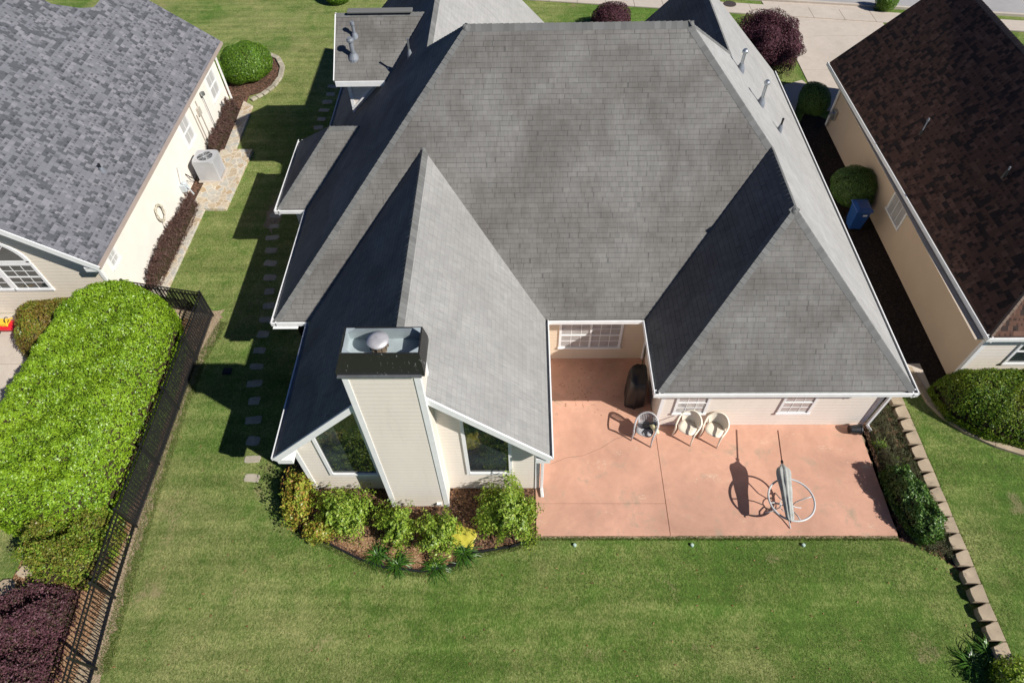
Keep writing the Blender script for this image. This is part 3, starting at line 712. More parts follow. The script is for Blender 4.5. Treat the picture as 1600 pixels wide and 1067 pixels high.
# ------------------------------------------------------------------ left neighbour
H1 = thing('house', (-17, 20, 0), 'neighbouring cream house on the left with grey laminated shingles and an arched rear window', 'house')
LX, LS, LY0, LY1, LRX = -12.82, .75, 13.62, 26.9, -18.4
LZ = E_+LS*(LX-LRX)
r1 = MB()
def lz(x): return E_+LS*(LX-x)
r1.poly([(LX, LY0, E_), (LX, LY1, E_), (-16.1, LY1, lz(-16.1)), (-16.1, 24.75, lz(-16.1)), (-16.35, 24.3, lz(-16.35)), (-16.9, 23.75, lz(-16.9)), (LRX, 23.7, LZ), (LRX, LY0, LZ)], .06)
r1.poly([(LRX, LY0, LZ), (LRX, 23.7, LZ), (LRX-5.6, 23.7, E_), (LRX-5.6, LY0, E_)], .06)
r1o = r1.build('roof', M['roof_grey'], H1)
rc = MB(); ridge_caps(rc, (LRX, LY0, LZ), (LRX, 23.7, LZ), D(-1, 0, -LS), D(1, 0, -LS), .16); rc.build('ridge_cap', M['roof_grey'], r1o)
w1 = MB(); P_ = [(-13.2, 0), (-23.6, 0), (-23.6, 2.55), (LRX, LZ-.25), (-13.2, 2.55)]
w1.add([(x, 14.02, z-.1 if z == 0 else z) for x, z in P_]+[(x, 14.3, z-.1 if z == 0 else z) for x, z in P_], [(0, 1, 2, 3, 4)[::-1], (5, 6, 7, 8, 9)]+[(i, (i+1) % 5, 5+(i+1) % 5, 5+i) for i in range(5)])
w1.build('wall', M['siding_left'], H1)
w1 = MB(); w1.box(-13.4, -13.19, 14.05, 26.4, -.1, 2.62); w1.box(-16, -13.2, 26.2, 26.4, -.1, 2.6); w1.build('wall', M['stucco'], H1)
f1 = MB()
f1.bar((LX+.02, LY0-.015, E_-.10), (LRX, LY0-.015, LZ-.09), .03, .2); f1.bar((LRX-5.6, LY0-.015, E_-.1), (LRX, LY0-.015, LZ-.09), .03, .2)
f1.box(LX-.45, LX-.0, LY0-.0, LY0+.42, 2.36, 2.53); f1.box(LX-.4, LX+.0, LY0, LY1, 2.50, 2.52)
f1.build('rake_board', M['white'], H1)
f1 = MB(); f1.box(LX-.02, LX+.06, LY0, LY1, 2.46, 2.585); f1.build('gutter', plain('taupe_gutter', (.40, .33, .29), .5), H1)
f1 = MB(); f1.box(-13.21, -13.17, 14.0, 14.1, -.1, 2.5); f1.box(-13.28, -13.18, 13.995, 14.03, -.1, 2.5); f1.build('corner_trim', M['white'], H1)
downspout(H1, [(-12.86, 26.75, 2.5), (-13.1, 26.45, 2.2), (-13.1, 26.45, .1)])
for y, z, wd in ((22.05, 1.55, .72), (25.45, 1.45, .8)): win(H1, (-13.19, y, z), wd, 1.0, 'y', 1, cols=2, rows=1, fw=.09, pane='pale')
win(H1, (-13.19, 14.78, 1.8), .42, .42, 'y', 1, cols=2, rows=2, sash=False, fw=.08, pane='pale')
# arched window group in the rear wall
win(H1, (-15.75, 14.02, 1.75), 1.05, 1.05, 'x', -1, cols=3, rows=2, pane='pane', fw=.09)
win(H1, (-16.99, 14.02, 1.75), 1.05, 1.05, 'x', -1, cols=3, rows=2, pane='pane', fw=.09)
ar = MB(); cx, cz, R0, R1 = -16.37, 2.41, 1.02, 1.14
pts = []
N = 20
vs = []
for k in range(N+1):
    a = math.pi*k/N
    for r_ in (R0, R1): vs.append((cx+r_*math.cos(a)*1.08, 13.985, cz+r_*math.sin(a)*.95)); 
vs2 = [(x, 14.03, z) for x, y, z in vs]; n = len(vs)
ar.add(vs+vs2, [(2*k, 2*k+1, 2*k+3, 2*k+2) for k in range(N)]+[(n+2*k+1, 2*k+1, 2*k+3, n+2*k+3) for k in range(N)]+[(2*k, n+2*k, n+2*k+2, 2*k+2) for k in range(N)])
for a in (.25, .5, .75):
    an = a*math.pi; ar.bar((cx, 14.0, cz), (cx+R0*1.08*math.cos(an), 14.0, cz+R0*.95*math.sin(an)), .02, .02)
ar.box(cx-1.2, cx+1.2, 13.985, 14.03, cz-.02, cz+.05)
aw = ar.build('arched_window', M['white'], H1)
pn = MB(); pn.add([(cx, 14.012, cz)]+[(cx+R0*1.08*math.cos(math.pi*k/N), 14.012, cz+R0*.95*math.sin(math.pi*k/N)) for k in range(N+1)], [(0, k+1, k+2)[::-1] for k in range(N)]); pn.build('pane', M['pane'], aw)
pipe_vent(H1, (-13.75, 17.3, 3.3), .22, .035, 0, 'blackplastic')
# meters, conduits and hose on the sunny wall
cdt = MB()
for y, z0, z1 in ((22.95, .0, 2.1), (23.15, .1, 1.5), (23.5, .2, 1.9)): cdt.tube([(-13.15, y, z0), (-13.15, y, z1)], .018, 6)
cdt.box(-13.19, -13.08, 23.3, 23.52, 1.35, 1.65); cdt.build('conduit', plain('grey_conduit', (.45, .42, .36), .6), H1)
cdt = MB(); cdt.lathe([(.09, 0), (.09, .12)], (-13.05, 24.1, 1.8), 12); cdt.tube([(-13.1, 24.1, 1.8), (-13.1, 24.1, .1)], .015, 6); cdt.build('electric_meter', M['metal'], H1)
cdt = MB(); cdt.box(-13.18, -12.98, 19.8, 20.1, .3, .6); cdt.tube([(-12.98, 19.95, .5), (-12.9, 19.9, .45), (-12.85, 19.95, .1)], .03, 8); cdt.tube([(-13.1, 19.9, .6), (-13.1, 20.2, 1.2)], .015, 6); cdt.lathe([(.1, .55), (.1, .66), (.05, .7)], (-13.0, 19.95, 0), 12)
cdt.build('gas_meter', plain('pale_blue_grey', (.50, .55, .58), .5), H1)
hz = MB()
for r_ in (.25, .27, .29, .23):
    hz.tube([(-13.1+random.uniform(-.02, .04), 17.9+r_*math.cos(a)*.9, .95+r_*1.2*math.sin(a)) for a in [k*math.pi/12 for k in range(24)]], .014, 6, closed=True)
hz.tube([(-13.08, 17.8, .7), (-13.0, 17.6, .3), (-12.95, 17.4, .1)], .014, 6)
tag(hz.build('garden_hose', plain('pale_hose', (.52, .48, .38), .5)), 'pale coiled garden hose hanging on the cream wall of the left house', 'hose')

# ------------------------------------------------------------------ right neighbour
H2 = thing('house', (16, 18, 0), 'neighbouring tan house on the right with dark brown shingles', 'house')
r2 = MB(); EL0, EL1 = (12.53, 10.78), (12.27, 24.62); RX, RZ = 15.75, 5.75; ap = (RX, 14.0, RZ)
r2.poly([(EL0[0], EL0[1], E_), ap, (RX, 24.85, RZ), (EL1[0], EL1[1], E_)], .05)
r2.poly([(EL0[0], EL0[1], E_), (19.0, EL0[1], E_), ap], .05)
r2.poly([(19.0, 10.78, E_), (19.0, 24.85, E_), (RX, 24.85, RZ), ap], .05)
r2o = r2.build('roof', M['roof_brown'], H2)
M['cap_brown'] = shingle('brown_cap', [(.10, .07, .055), (.14, .10, .08), (.19, .145, .11)], row=50, tab=50, line=0)
rc = MB(); ridge_caps(rc, (RX, 14, RZ), (RX, 24.85, RZ), D(-1, 0, -1), D(1, 0, -1), .14); ridge_caps(rc, (EL0[0], EL0[1], E_), ap, *hipdirs(-1, -1), .07); rc.build('ridge_cap', M['cap_brown'], r2o)
gutter(H2, (12.42, 10.68), (12.16, 24.62), (-1, 0)); gutter(H2, (12.42, 10.68), (19.1, 10.68), (0, -1))
w2 = MB(); w2.box(12.93, 18.6, 11.15, 24.3, -.1, 2.42); w2.build('wall', M['siding_tan'] if 'siding_tan' in M else plain('tan_stucco', (.58, .455, .33), .8, .2, var=.07, sc_=1.5), H2)
w2 = MB(); w2.box(12.95, 18.6, 11.135, 11.15, -.1, 2.42); w2.build('wall', M['siding'], H2)
w2 = MB(); w2.add([(12.9, 24.3, 2.42), (18.6, 24.3, 2.42), (RX, 24.3, 5.6), (12.9, 24.2, 2.42), (18.6, 24.2, 2.42), (RX, 24.2, 5.6)], [(0, 1, 2), (5, 4, 3), (2, 1, 4, 5), (0, 2, 5, 3)]); w2.build('wall', M['siding'], H2)
s2 = MB(); s2.box(12.2, 13.0, 10.8, 24.5, 2.43, 2.45); s2.box(12.45, 18.9, 10.75, 11.3, 2.426, 2.446); s2.build('soffit', plain('tan_soffit', (.5, .42, .33), .7), H2)
s2 = MB(); s2.box(12.91, 13.03, 11.12, 11.14, -.1, 2.42); s2.box(12.905, 12.93, 11.13, 11.22, -.1, 2.42); s2.build('corner_trim', M['white'], H2)
downspout(H2, [(12.4, 24.3, 2.5), (12.86, 24.1, 2.2), (12.86, 24.1, .1)])
win(H2, (12.93, 17.3, 1.38), 1.0, .85, 'y', -1, cols=3, rows=1, sash=False, mull=0, fw=.07)
win(H2, (14.75, 11.135, 1.45), 1.4, 1.1, 'x', -1, cols=0, fw=.08, pane='pane')
mt = MB(); mt.box(12.8, 12.93, 23.6, 23.85, .6, 1.0); mt.lathe([(.1, 0), (.1, .1)], (12.72, 23.72, .8), 12); mt.tube([(12.85, 23.95, .1), (12.85, 23.95, .95)], .03, 8); mt.build('utility_meter', M['metal'], H2)
pipe_vent(H2, (13.25, 18.7, 3.4), .45, .02, .035, 'lead', fm='blackplastic'); pipe_vent(H2, (14.1, 15.5, 4.25), .2, .022, 0, 'lead', fm='blackplastic')

# ------------------------------------------------------------------ foliage
def leaf_quads(P, Nn, size, asp=.5, rng=RNG, jitter=.9):
    """P points, Nn outward normals -> folded leaf shapes (2 tris each side)"""
    n = len(P); r = rng.normal(size=(n, 3))*jitter; N2 = Nn+r*.55; N2 /= np.linalg.norm(N2, axis=1)[:, None]+1e-9
    t = rng.normal(size=(n, 3)); t -= (t*N2).sum(1)[:, None]*N2; t /= np.linalg.norm(t, axis=1)[:, None]+1e-9
    b = np.cross(N2, t); s = size*(.7+.6*rng.random(n))[:, None]
    V = np.stack([P-t*s*.5, P+b*s*asp*.5+N2*s*.08, P+t*s*.5, P-b*s*asp*.5+N2*s*.08], 1).reshape(-1, 3)
    i = np.arange(n)[:, None]*4
    F = i+np.array([[0, 1, 2, 3]])
    return V, F
def mesh_np(name, V, F, mat, parent=None, off=(0, 0, 0)):
    V = V-np.array(off)[None]
    me = bpy.data.meshes.new(name); k = F.shape[1]
    me.vertices.add(len(V)); me.vertices.foreach_set("co", V.astype(np.float32).ravel())
    me.loops.add(F.size); me.loops.foreach_set("vertex_index", F.astype(np.int32).ravel())
    me.polygons.add(len(F)); me.polygons.foreach_set("loop_start", np.arange(0, F.size, k, dtype=np.int32)); me.polygons.foreach_set("loop_total", np.full(len(F), k, dtype=np.int32))
    me.update(calc_edges=True); me.validate(); me.materials.append(mat)
    o = bpy.data.objects.new(name, me); COL.objects.link(o)
    if parent is not None: o.parent = parent
    return o
def lump(Pn, seed, amp=.12, f=3.0):
    """cheap smooth pseudo-noise on positions"""
    r = np.random.default_rng(seed); o = np.zeros(len(Pn))
    for k in range(7):
        w_ = r.normal(size=3)*f*(1+.6*k/2); o += np.sin(Pn@w_+r.random()*6.28)/(1+.5*k)
    return o*amp/2.2
def ell_bush(name, c, r, n, size, mat, label, cat, group=None, seed=0, amp=.16, depth=.25, low=-.7, stems=4, asp=.5, clump=0, f=2.2):
    """shrub: leaves through the outer volume of a lumpy ellipsoid, standing on stems"""
    rng = np.random.default_rng(seed+11)
    root = thing(name, (c[0], c[1], 0), label, cat, group)
    n = int(n*(2.4 if depth < .4 else 1.7))
    u = rng.normal(size=(int(n*1.7), 3)); u /= np.linalg.norm(u, axis=1)[:, None]; u = u[u[:, 2] > low][:n]
    k = 1+lump(u, seed, amp, f)
    if clump: k = k*(1-clump*np.clip(lump(u, seed+5, .9, 6.0)+.15, 0, 1)*1.6)
    d = 1-depth*rng.random(len(u))**1.6
    P = np.array(c)+u*np.array(r)*(k*d)[:, None]; P[:, 2] = np.maximum(P[:, 2], .0)
    Nn = u/np.array(r); Nn /= np.linalg.norm(Nn, axis=1)[:, None]
    V, F = leaf_quads(P, Nn, size, asp, rng)
    mesh_np('foliage', V, F, mat, root, (c[0], c[1], 0))
    mb = MB(); rr = random.Random(seed)
    for i in range(stems):
        a = rr.random()*6.28; q = rr.uniform(.25, .6)
        p0 = (c[0]+.05*math.cos(a), c[1]+.05*math.sin(a), -.1); p2 = (c[0]+r[0]*q*math.cos(a), c[1]+r[1]*q*math.sin(a), c[2]+r[2]*.35)
        p1 = ((p0[0]+p2[0])/2, (p0[1]+p2[1])/2, (p2[2]-.1)*.55)
        mb.tube([p0, p1, p2], [.025, .018, .008], 6)
    if depth < .4:
        V2 = []; nu, nv = 20, 10
        for j in range(nv+1):
            for i in range(nu):
                ph = math.pi*(j/nv*.78); a = 2*math.pi*i/nu; V2.append((math.sin(ph)*math.cos(a), math.sin(ph)*math.sin(a), math.cos(ph)))
        V2 = np.array(V2); kk = (1+lump(V2, seed, amp, f))*(1-depth*.75-.05); V2 = np.array(c)+V2*np.array(r)*kk[:, None]; V2[:, 2] = np.maximum(V2[:, 2], -.02)
        mb.add([tuple(p) for p in V2], [(j*nu+i, (j+1)*nu+i, (j+1)*nu+(i+1) % nu, j*nu+(i+1) % nu) for j in range(nv) for i in range(nu)])
    # inner twig mass: dense small twigs rather than a solid
    for i in range(40):
        a = rr.random()*6.28; q = rr.uniform(.2, .75); zz = rr.uniform(-.2, .6)
        p0 = (c[0]+rr.uniform(-.1, .1)*r[0], c[1]+rr.uniform(-.1, .1)*r[1], max(.02, c[2]-r[2]*.3)); p2 = (c[0]+r[0]*q*math.cos(a), c[1]+r[1]*q*math.sin(a), c[2]+r[2]*zz)
        mb.tube([p0, p2], [.01, .004], 4)
    mb.build('stem', M['twig'], root)
    return root
def inpoly(X, Y, poly):
    c = np.zeros(len(X), bool); j = len(poly)-1
    for i in range(len(poly)):
        xi, yi = poly[i]; xj, yj = poly[j]
        c ^= ((yi > Y) != (yj > Y)) & (X < (xj-xi)*(Y-yi)/(yj-yi+1e-12)+xi); j = i
    return c
def edist(X, Y, poly):
    d = np.full(len(X), 1e9)
    for i in range(len(poly)):
        a = np.array(poly[i]); b = np.array(poly[(i+1) % len(poly)]); ab = b-a
        t = np.clip(((X-a[0])*ab[0]+(Y-a[1])*ab[1])/(ab@ab), 0, 1)
        d = np.minimum(d, np.hypot(X-a[0]-t*ab[0], Y-a[1]-t*ab[1]))
    return d
def hedge(name, poly, h, rnd, dens, size, mat, label, cat, group=None, seed=0, amp=.06, base=.15, asp=.55, f=1.4, layers=.12):
    """clipped mass over a plan outline: rounded shoulders, leafy sides and top"""
    rng = np.random.default_rng(seed+31); p = np.array(poly); lo = p.min(0); hi = p.max(0)
    cx, cy = p.mean(0)
    root = thing(name, (cx, cy, 0), label, cat, group)
    area = (hi-lo).prod(); n = int(area*dens)
    X = rng.uniform(lo[0], hi[0], n); Y = rng.uniform(lo[1], hi[1], n); k = inpoly(X, Y, poly); X = X[k]; Y = Y[k]
    d = edist(X, Y, poly)
    def Z(X, Y, d):
        s = np.clip(d/rnd, 0, 1); z = h*(base+(1-base)*np.sqrt(1-(1-s)**2))
        Q = np.stack([X, Y, X*0], 1); return z+lump(Q, seed, amp, f)*(.4+.6*s)+lump(Q, seed+3, amp*.5, f*4)
    e = .02
    z = Z(X, Y, d)
    gx = (Z(X+e, Y, edist(X+e, Y, poly))-z)/e; gy = (Z(X, Y+e, edist(X, Y+e, poly))-z)/e
    st = np.sqrt(1+gx**2+gy**2)
    # more leaves on steep parts
    rep = np.minimum(6, 1+(st-1)*1.0); idx = np.repeat(np.arange(len(X)), np.floor(rep+rng.random(len(X))).astype(int))
    X, Y, z, gx, gy, st = X[idx], Y[idx], z[idx], gx[idx], gy[idx], st[idx]
    Nn = np.stack([-gx, -gy, np.ones(len(X))], 1)/st[:, None]
    dep = layers*rng.random(len(X))**1.5
    P = np.stack([X, Y, z], 1)+rng.normal(size=(len(X), 3))*np.array([.02, .02, .0])-Nn*dep[:, None]
    # side skirt down to the ground
    per = []
    for i in range(len(poly)):
        a = np.array(poly[i]); b = np.array(poly[(i+1) % len(poly)]); L = np.linalg.norm(b-a); m_ = int(L*h*base*dens*1.3)+1
        t = rng.random(m_); q = a+(b-a)*t[:, None]; nn = np.array([(b-a)[1], -(b-a)[0]])/L
        per.append(np.concatenate([q, rng.uniform(.0, h*base+.05, m_)[:, None], np.tile(nn, (m_, 1))], 1))
    per = np.concatenate(per); P2 = per[:, :3].copy(); N2 = np.concatenate([per[:, 3:], np.zeros((len(per), 1))+.2], 1); N2 /= np.linalg.norm(N2, axis=1)[:, None]
    P2[:, :2] += rng.normal(size=(len(P2), 2))*.03
    P = np.concatenate([P, P2]); Nn = np.concatenate([Nn, N2])
    V, F = leaf_quads(P, Nn, size, asp, rng)
    mesh_np('foliage', V, F, mat, root, (cx, cy, 0))
    # woody inside, well below the leaves
    g = .12; xs = np.arange(lo[0], hi[0], g); ys = np.arange(lo[1], hi[1], g); XX, YY = np.meshgrid(xs, ys); fl_ = XX.ravel(), YY.ravel()
    dd = edist(*fl_, poly); ins = inpoly(*fl_, poly) & (dd > .10); zz = np.where(ins, np.maximum(Z(*fl_, np.where(ins, dd, 0))-layers-.05, -.05), -.1)
    VV = np.stack([fl_[0], fl_[1], zz], 1); ny, nx = XX.shape; q = []
    I = np.arange(ny*nx).reshape(ny, nx); Fq = np.stack([I[:-1, :-1], I[:-1, 1:], I[1:, 1:], I[1:, :-1]], -1).reshape(-1, 4)
    Fq = Fq[ins[Fq].any(1)]
    mesh_np('branch_mass', VV, Fq, M['twig'], root, (cx, cy, 0))
    return root
def strap_plant(name, c, n, ln, mat, label, cat, group, seed=0, wd=.022, up=.75):
    rng = random.Random(seed); root = thing(name, (c[0], c[1], 0), label, cat, group); mb = MB()
    for i in range(n):
        a = rng.random()*6.28; L = ln*rng.uniform(.6, 1.15); el = rng.uniform(.55, 1.35)*up; x0 = rng.uniform(-.08, .08); y0 = rng.uniform(-.08, .08)
        pts = []; px, pz = 0, 0
        for k in range(6):
            t = k/5; px += L/5*math.cos(el); pz += L/5*math.sin(el); el -= .42*rng.uniform(.6, 1.3); pts.append((px, max(pz, .01)))
        d = Vector((math.cos(a), math.sin(a), 0)); s = Vector((-math.sin(a), math.cos(a), 0)); vs = []
        pts = [(0, 0)]+pts
        for k, (r_, z) in enumerate(pts):
            w_ = wd*(1-(k/6)**2)*.5+.001; p = Vector((c[0]+x0, c[1]+y0, G))+d*r_+Vector((0, 0, z)); vs += [p-s*w_, p+s*w_+Vector((0, 0, .004))]
        mb.add(vs, [(2*k, 2*k+1, 2*k+3, 2*k+2) for k in range(6)])
    mb.build('foliage', mat, root)
    return root
L_hedge = leafmat('hedge_leaf', [(.085, .18, .008), (.155, .29, .012), (.24, .40, .016), (.36, .53, .05)], patch=(.28, .44, .02), rough=.42, trans=.25, spec=.6)
L_olive = leafmat('olive_red_leaf', [(.12, .18, .018), (.22, .29, .025), (.28, .16, .035), (.18, .25, .025)], patch=(.20, .09, .03), pscale=1.6)
L_mix = leafmat('mixed_leaf', [(.09, .19, .02), (.18, .31, .03), (.29, .40, .04), (.30, .22, .05)], patch=(.20, .13, .045), pscale=2.6)
L_abelia = leafmat('abelia_leaf', [(.11, .20, .024), (.20, .32, .03), (.30, .43, .045), (.40, .45, .09)], rough=.45)
L_yel = leafmat('yellow_shrub_leaf', [(.13, .20, .02), (.30, .36, .04), (.44, .42, .06), (.40, .18, .06)], rough=.4)
L_purple = leafmat('purple_leaf', [(.05, .026, .03), (.105, .045, .06), (.17, .075, .09), (.07, .075, .03)], trans=.15, patch=(.15, .06, .085), rough=.55, spec=.3, pscale=2)
L_lorop = leafmat('brown_purple_leaf', [(.06, .03, .03), (.11, .06, .052), (.16, .09, .075), (.09, .065, .045)], trans=.15, rough=.6, spec=.25)
L_plum = leafmat('plum_leaf', [(.035, .014, .019), (.075, .028, .040), (.12, .045, .06), (.09, .035, .05)], trans=.15, rough=.6, spec=.2)
L_dark = leafmat('dark_green_leaf', [(.03, .08, .015), (.06, .14, .022), (.10, .20, .035), (.17, .28, .06)], rough=.42, trans=.15)
L_box = leafmat('boxwood_leaf', [(.05, .12, .012), (.09, .19, .015), (.14, .27, .022), (.20, .33, .03)], trans=.2)
L_right = leafmat('right_hedge_leaf', [(.045, .11, .01), (.09, .19, .014), (.16, .26, .02), (.24, .30, .03)], patch=(.25, .28, .02), rough=.5, pscale=.8, spec=.35)
L_jun = leafmat('juniper_leaf', [(.04, .05, .018), (.07, .085, .025), (.11, .10, .045), (.05, .08, .02)], trans=.1, rough=.7)
L_lily = leafmat('lily_leaf', [(.03, .09, .012), (.06, .15, .018), (.10, .22, .025)], rough=.35)
L_lime = leafmat('lime_leaf', [(.16, .30, .02), (.25, .42, .03), (.32, .48, .04)], rough=.4)
L_grass = leafmat('grass_blade', [(.06, .115, .02), (.10, .155, .032), (.16, .19, .055), (.30, .26, .13)], rough=.6, trans=.3, spec=.2)

hedge('hedge', [(-13.6, 13.95), (-12.4, 14.05), (-11.4, 13.6), (-10.8, 12.55), (-10.62, 10.8), (-10.6, 9.2), (-10.62, 7.7), (-10.75, 6.6), (-11.6, 6.25), (-13.4, 6.3), (-14.6, 6.9), (-14.45, 9.4), (-14.4, 11.6), (-14.3, 12.8)],
      2.05, .7, 2100, .062, L_hedge, 'huge clipped bright green hedge along the black fence on the left', 'hedge', seed=3, amp=.13, base=.3, f=1.9)
hedge('shrub', [(-16.2, 13.1), (-15.9, 13.75), (-14.8, 13.9), (-13.8, 13.8), (-13.6, 13.1), (-14.2, 12.3), (-15.0, 11.9), (-15.8, 12.1)], 1.45, .75, 1700, .06, L_olive,
      'olive and reddish shrub by the white window of the left house', 'shrub', seed=8, amp=.1, base=.2)
hedge('shrub', [(-12.9, 6.3), (-12.2, 6.9), (-11.6, 7.3), (-10.85, 7.1), (-10.5, 6.3), (-10.55, 5.4), (-10.95, 4.9), (-11.6, 5.1), (-12.0, 4.95), (-12.5, 5.5)], 1.05, .55, 1700, .062, L_mix,
      'loose yellow green shrub with red tips between the big hedge and the purple shrub', 'shrub', seed=12, amp=.46, base=.12, f=3.4, layers=.3)
hedge('shrub', [(-13.5, 3.9), (-12.9, 4.6), (-12.3, 4.75), (-11.9, 5.0), (-11.2, 4.85), (-10.95, 4.3), (-11.0, 3.6), (-10.8, 3.0), (-11.0, 2.2), (-13.8, 2.2)], .6, .45, 1700, .055, L_purple,
      'low wide purple shrub in the bottom left corner beside the fence', 'shrub', seed=14, amp=.42, base=.10, f=4.0, layers=.28)
ell_bush('shrub', (-13.0, 28.9, .55), (1.15, 1.25, .85), 12000, .055, L_box, 'round clipped green bush in a stone ringed bed by the left house', 'shrub', seed=2, amp=.12, f=3.2, depth=.15)
ell_bush('shrub', (-14.05, 28.1, .4), (.45, .7, .6), 2500, .05, L_box, 'small loose green plant at the far corner of the left house', 'shrub', seed=22, amp=.2)
ell_bush('shrub', (-9.95, 36.1, .4), (.75, .75, .6), 5000, .055, L_box, 'round green bush ringed with pine straw on the far front lawn', 'shrub', seed=5, amp=.06, depth=.15)
hedge('shrub', [(-12.62, 22.5), (-12.55, 24.3), (-12.62, 25.9), (-12.95, 26.2), (-13.05, 25.6), (-13.05, 23.0), (-12.92, 22.4)], .62, .3, 1900, .045, L_lorop,
      'low dark purple hedge along the left house beyond the air conditioner', 'shrub', 'dark purple hedges along the left house', seed=16, amp=.30, base=.15, f=4.5)
hedge('shrub', [(-12.55, 15.2), (-12.5, 17.2), (-12.42, 18.4), (-12.5, 19.4), (-12.85, 19.5), (-13.0, 18.6), (-13.0, 15.4), (-12.85, 15.0)], .58, .3, 1900, .045, L_lorop,
      'long dark purple hedge under the coiled hose on the left house', 'shrub', 'dark purple hedges along the left house', seed=17, amp=.30, base=.15, f=4.5)
ell_bush('shrub', (11.2, 28.9, 1.15), (1.45, 1.75, 1.15), 22000, .07, L_plum, 'large dark plum coloured bush beside the driveway', 'shrub', seed=6, amp=.24, depth=.38, f=3.5)
ell_bush('shrub', (4.5, 32.6, .5), (.95, .9, .7), 6000, .06, L_plum, 'small dark reddish bush on the front lawn beyond the roof ridge', 'shrub', seed=7, amp=.16)
ell_bush('shrub', (18.8, 34.3, .45), (.55, .55, .55), 3000, .05, L_box, 'tiny round green bush by the street end of the driveway', 'shrub', seed=9, amp=.05)
ell_bush('shrub', (12.35, 19.35, .62), (.82, .92, .72), 9000, .045, L_dark, 'round green bush behind the blue bin', 'shrub', seed=10, amp=.10, f=3.2, depth=.15)
ell_bush('shrub', (12.6, 25.4, .5), (.62, .85, .62), 6000, .045, L_dark, 'dark round bush at the far corner of the tan house', 'shrub', seed=18, amp=.08, depth=.15)
hedge('hedge', [(12.05, 10.7), (12.6, 11.02), (13.4, 11.05), (15.5, 11.0), (17.5, 10.6), (17.5, 8.9), (15.6, 8.6), (14.2, 8.75), (13.0, 9.1), (12.2, 9.75)], 1.3, .75, 1900, .055, L_right,
      'big rounded green hedge behind the tan house on the right', 'hedge', seed=19, amp=.08, base=.2)
# bed in front of the chimney
gp = 'loose green shrubs in the bed round the chimney'
ell_bush('shrub', (-5.98, 7.2, .5), (.42, .82, .62), 2720, .078, L_yel, 'yellowish shrub with red tips at the left corner of the gable wall', 'shrub', gp, seed=31, amp=.5, depth=.6, clump=.42, f=4.5)
ell_bush('shrub', (-4.75, 6.75, .40), (.82, .72, .50), 4480, .078, L_abelia, 'loose green shrub under the left gable window', 'shrub', gp, seed=32, amp=.5, depth=.6, clump=.42, f=4.5)
ell_bush('shrub', (-5.25, 6.3, .3), (.4, .28, .3), 1040, .078, L_yel, 'small yellow shrub at the left bend of the black edging', 'shrub', gp, seed=33, amp=.5, depth=.6, f=4.5)
ell_bush('shrub', (-3.30, 6.40, .40), (.48, .56, .46), 2880, .078, L_abelia, 'small green shrub at the left foot of the chimney', 'shrub', gp, seed=34, amp=.5, depth=.6, clump=.42, f=4.5)
ell_bush('shrub', (-2.20, 6.22, .38), (.56, .58, .44), 3360, .078, L_abelia, 'straggly green shrub just left of the yellow sheet', 'shrub', gp, seed=35, amp=.5, depth=.65, clump=.42, f=4.5)
ell_bush('shrub', (-.38, 6.75, .54), (.84, .86, .68), 6000, .078, L_abelia, 'largest green shrub of the bed at the patio corner', 'shrub', gp, seed=36, amp=.5, depth=.55, clump=.42, f=4.5)
for i, (x, y, s) in enumerate(((-3.75, 5.78, 'leftmost of the row'), (-3.2, 5.55, 'second from the left in the row'), (-2.25, 5.5, 'third from the left in the row'), (-1.55, 5.85, 'beside the yellow sheet'))):
    strap_plant('lily_clump', (x, y), 90, .5, L_lily, 'strappy dark green lily clump, '+s, 'plant', 'lily clumps along the black edging', seed=40+i)
# side bed
hedge('shrub', [(9.75, 8.0), (10.25, 8.1), (10.6, 7.4), (10.75, 6.6), (10.55, 6.1), (10.1, 6.05), (9.9, 6.4), (9.75, 7.2)], .9, .4, 2300, .06, L_dark,
      'glossy dark green shrub at the right edge of the patio', 'shrub', seed=50, amp=.2, base=.25, f=2.5, layers=.15)
jn = hedge('juniper', [(9.85, 8.1), (9.85, 9.4), (10.05, 10.3), (10.7, 10.3), (10.85, 8.6), (10.95, 6.4), (10.9, 5.6), (10.1, 5.95), (10.6, 6.4), (10.7, 7.6), (10.3, 8.1)], .2, .25, 2600, .04, L_jun,
           'low brownish green groundcover between the patio and the stone block wall', 'groundcover', seed=51, amp=.12, base=.2, f=4, asp=.3)
strap_plant('grass_clump', (10.08, 8.95), 90, .26, L_lime, 'bright lime tuft nearest the downspout', 'plant', 'lime tufts in the side bed', seed=52, wd=.018, up=1.0)
strap_plant('grass_clump', (10.38, 8.45), 60, .26, L_lime, 'bright lime tuft in the middle of the side bed', 'plant', 'lime tufts in the side bed', seed=53, wd=.018, up=1.0)
strap_plant('grass_clump', (10.72, 7.2), 60, .28, L_lime, 'lime tuft between the dark shrub and the stone blocks', 'plant', 'lime tufts in the side bed', seed=54, wd=.018, up=1.0)
ell_bush('shrub', (11.0, 2.75, .3), (.75, .75, .42), 2600, .07, L_abelia, 'loose leafy green shrub in the bottom right corner', 'shrub', None, seed=71, amp=.35, depth=.6, clump=.25)
for i, (x, y, s) in enumerate(((10.25, 3.3, 'left one'), (10.75, 3.55, 'right one, by the last block'))):
    strap_plant('lily_clump', (x, y), 80, .5, L_lily, 'strappy green lily clump in the lower right corner, '+s, 'plant', 'lily clumps at the end of the block wall', seed=60+i)
strap_plant('fern_clump', (-12.45, 5.55), 70, .35, L_lily, 'small blue green fern by the flagstones in the lower left', 'plant', None, seed=66)
strap_plant('grass_clump', (-12.9, 14.75), 50, .3, L_lily, 'small green tuft at the near corner of the left house', 'plant', None, seed=67)

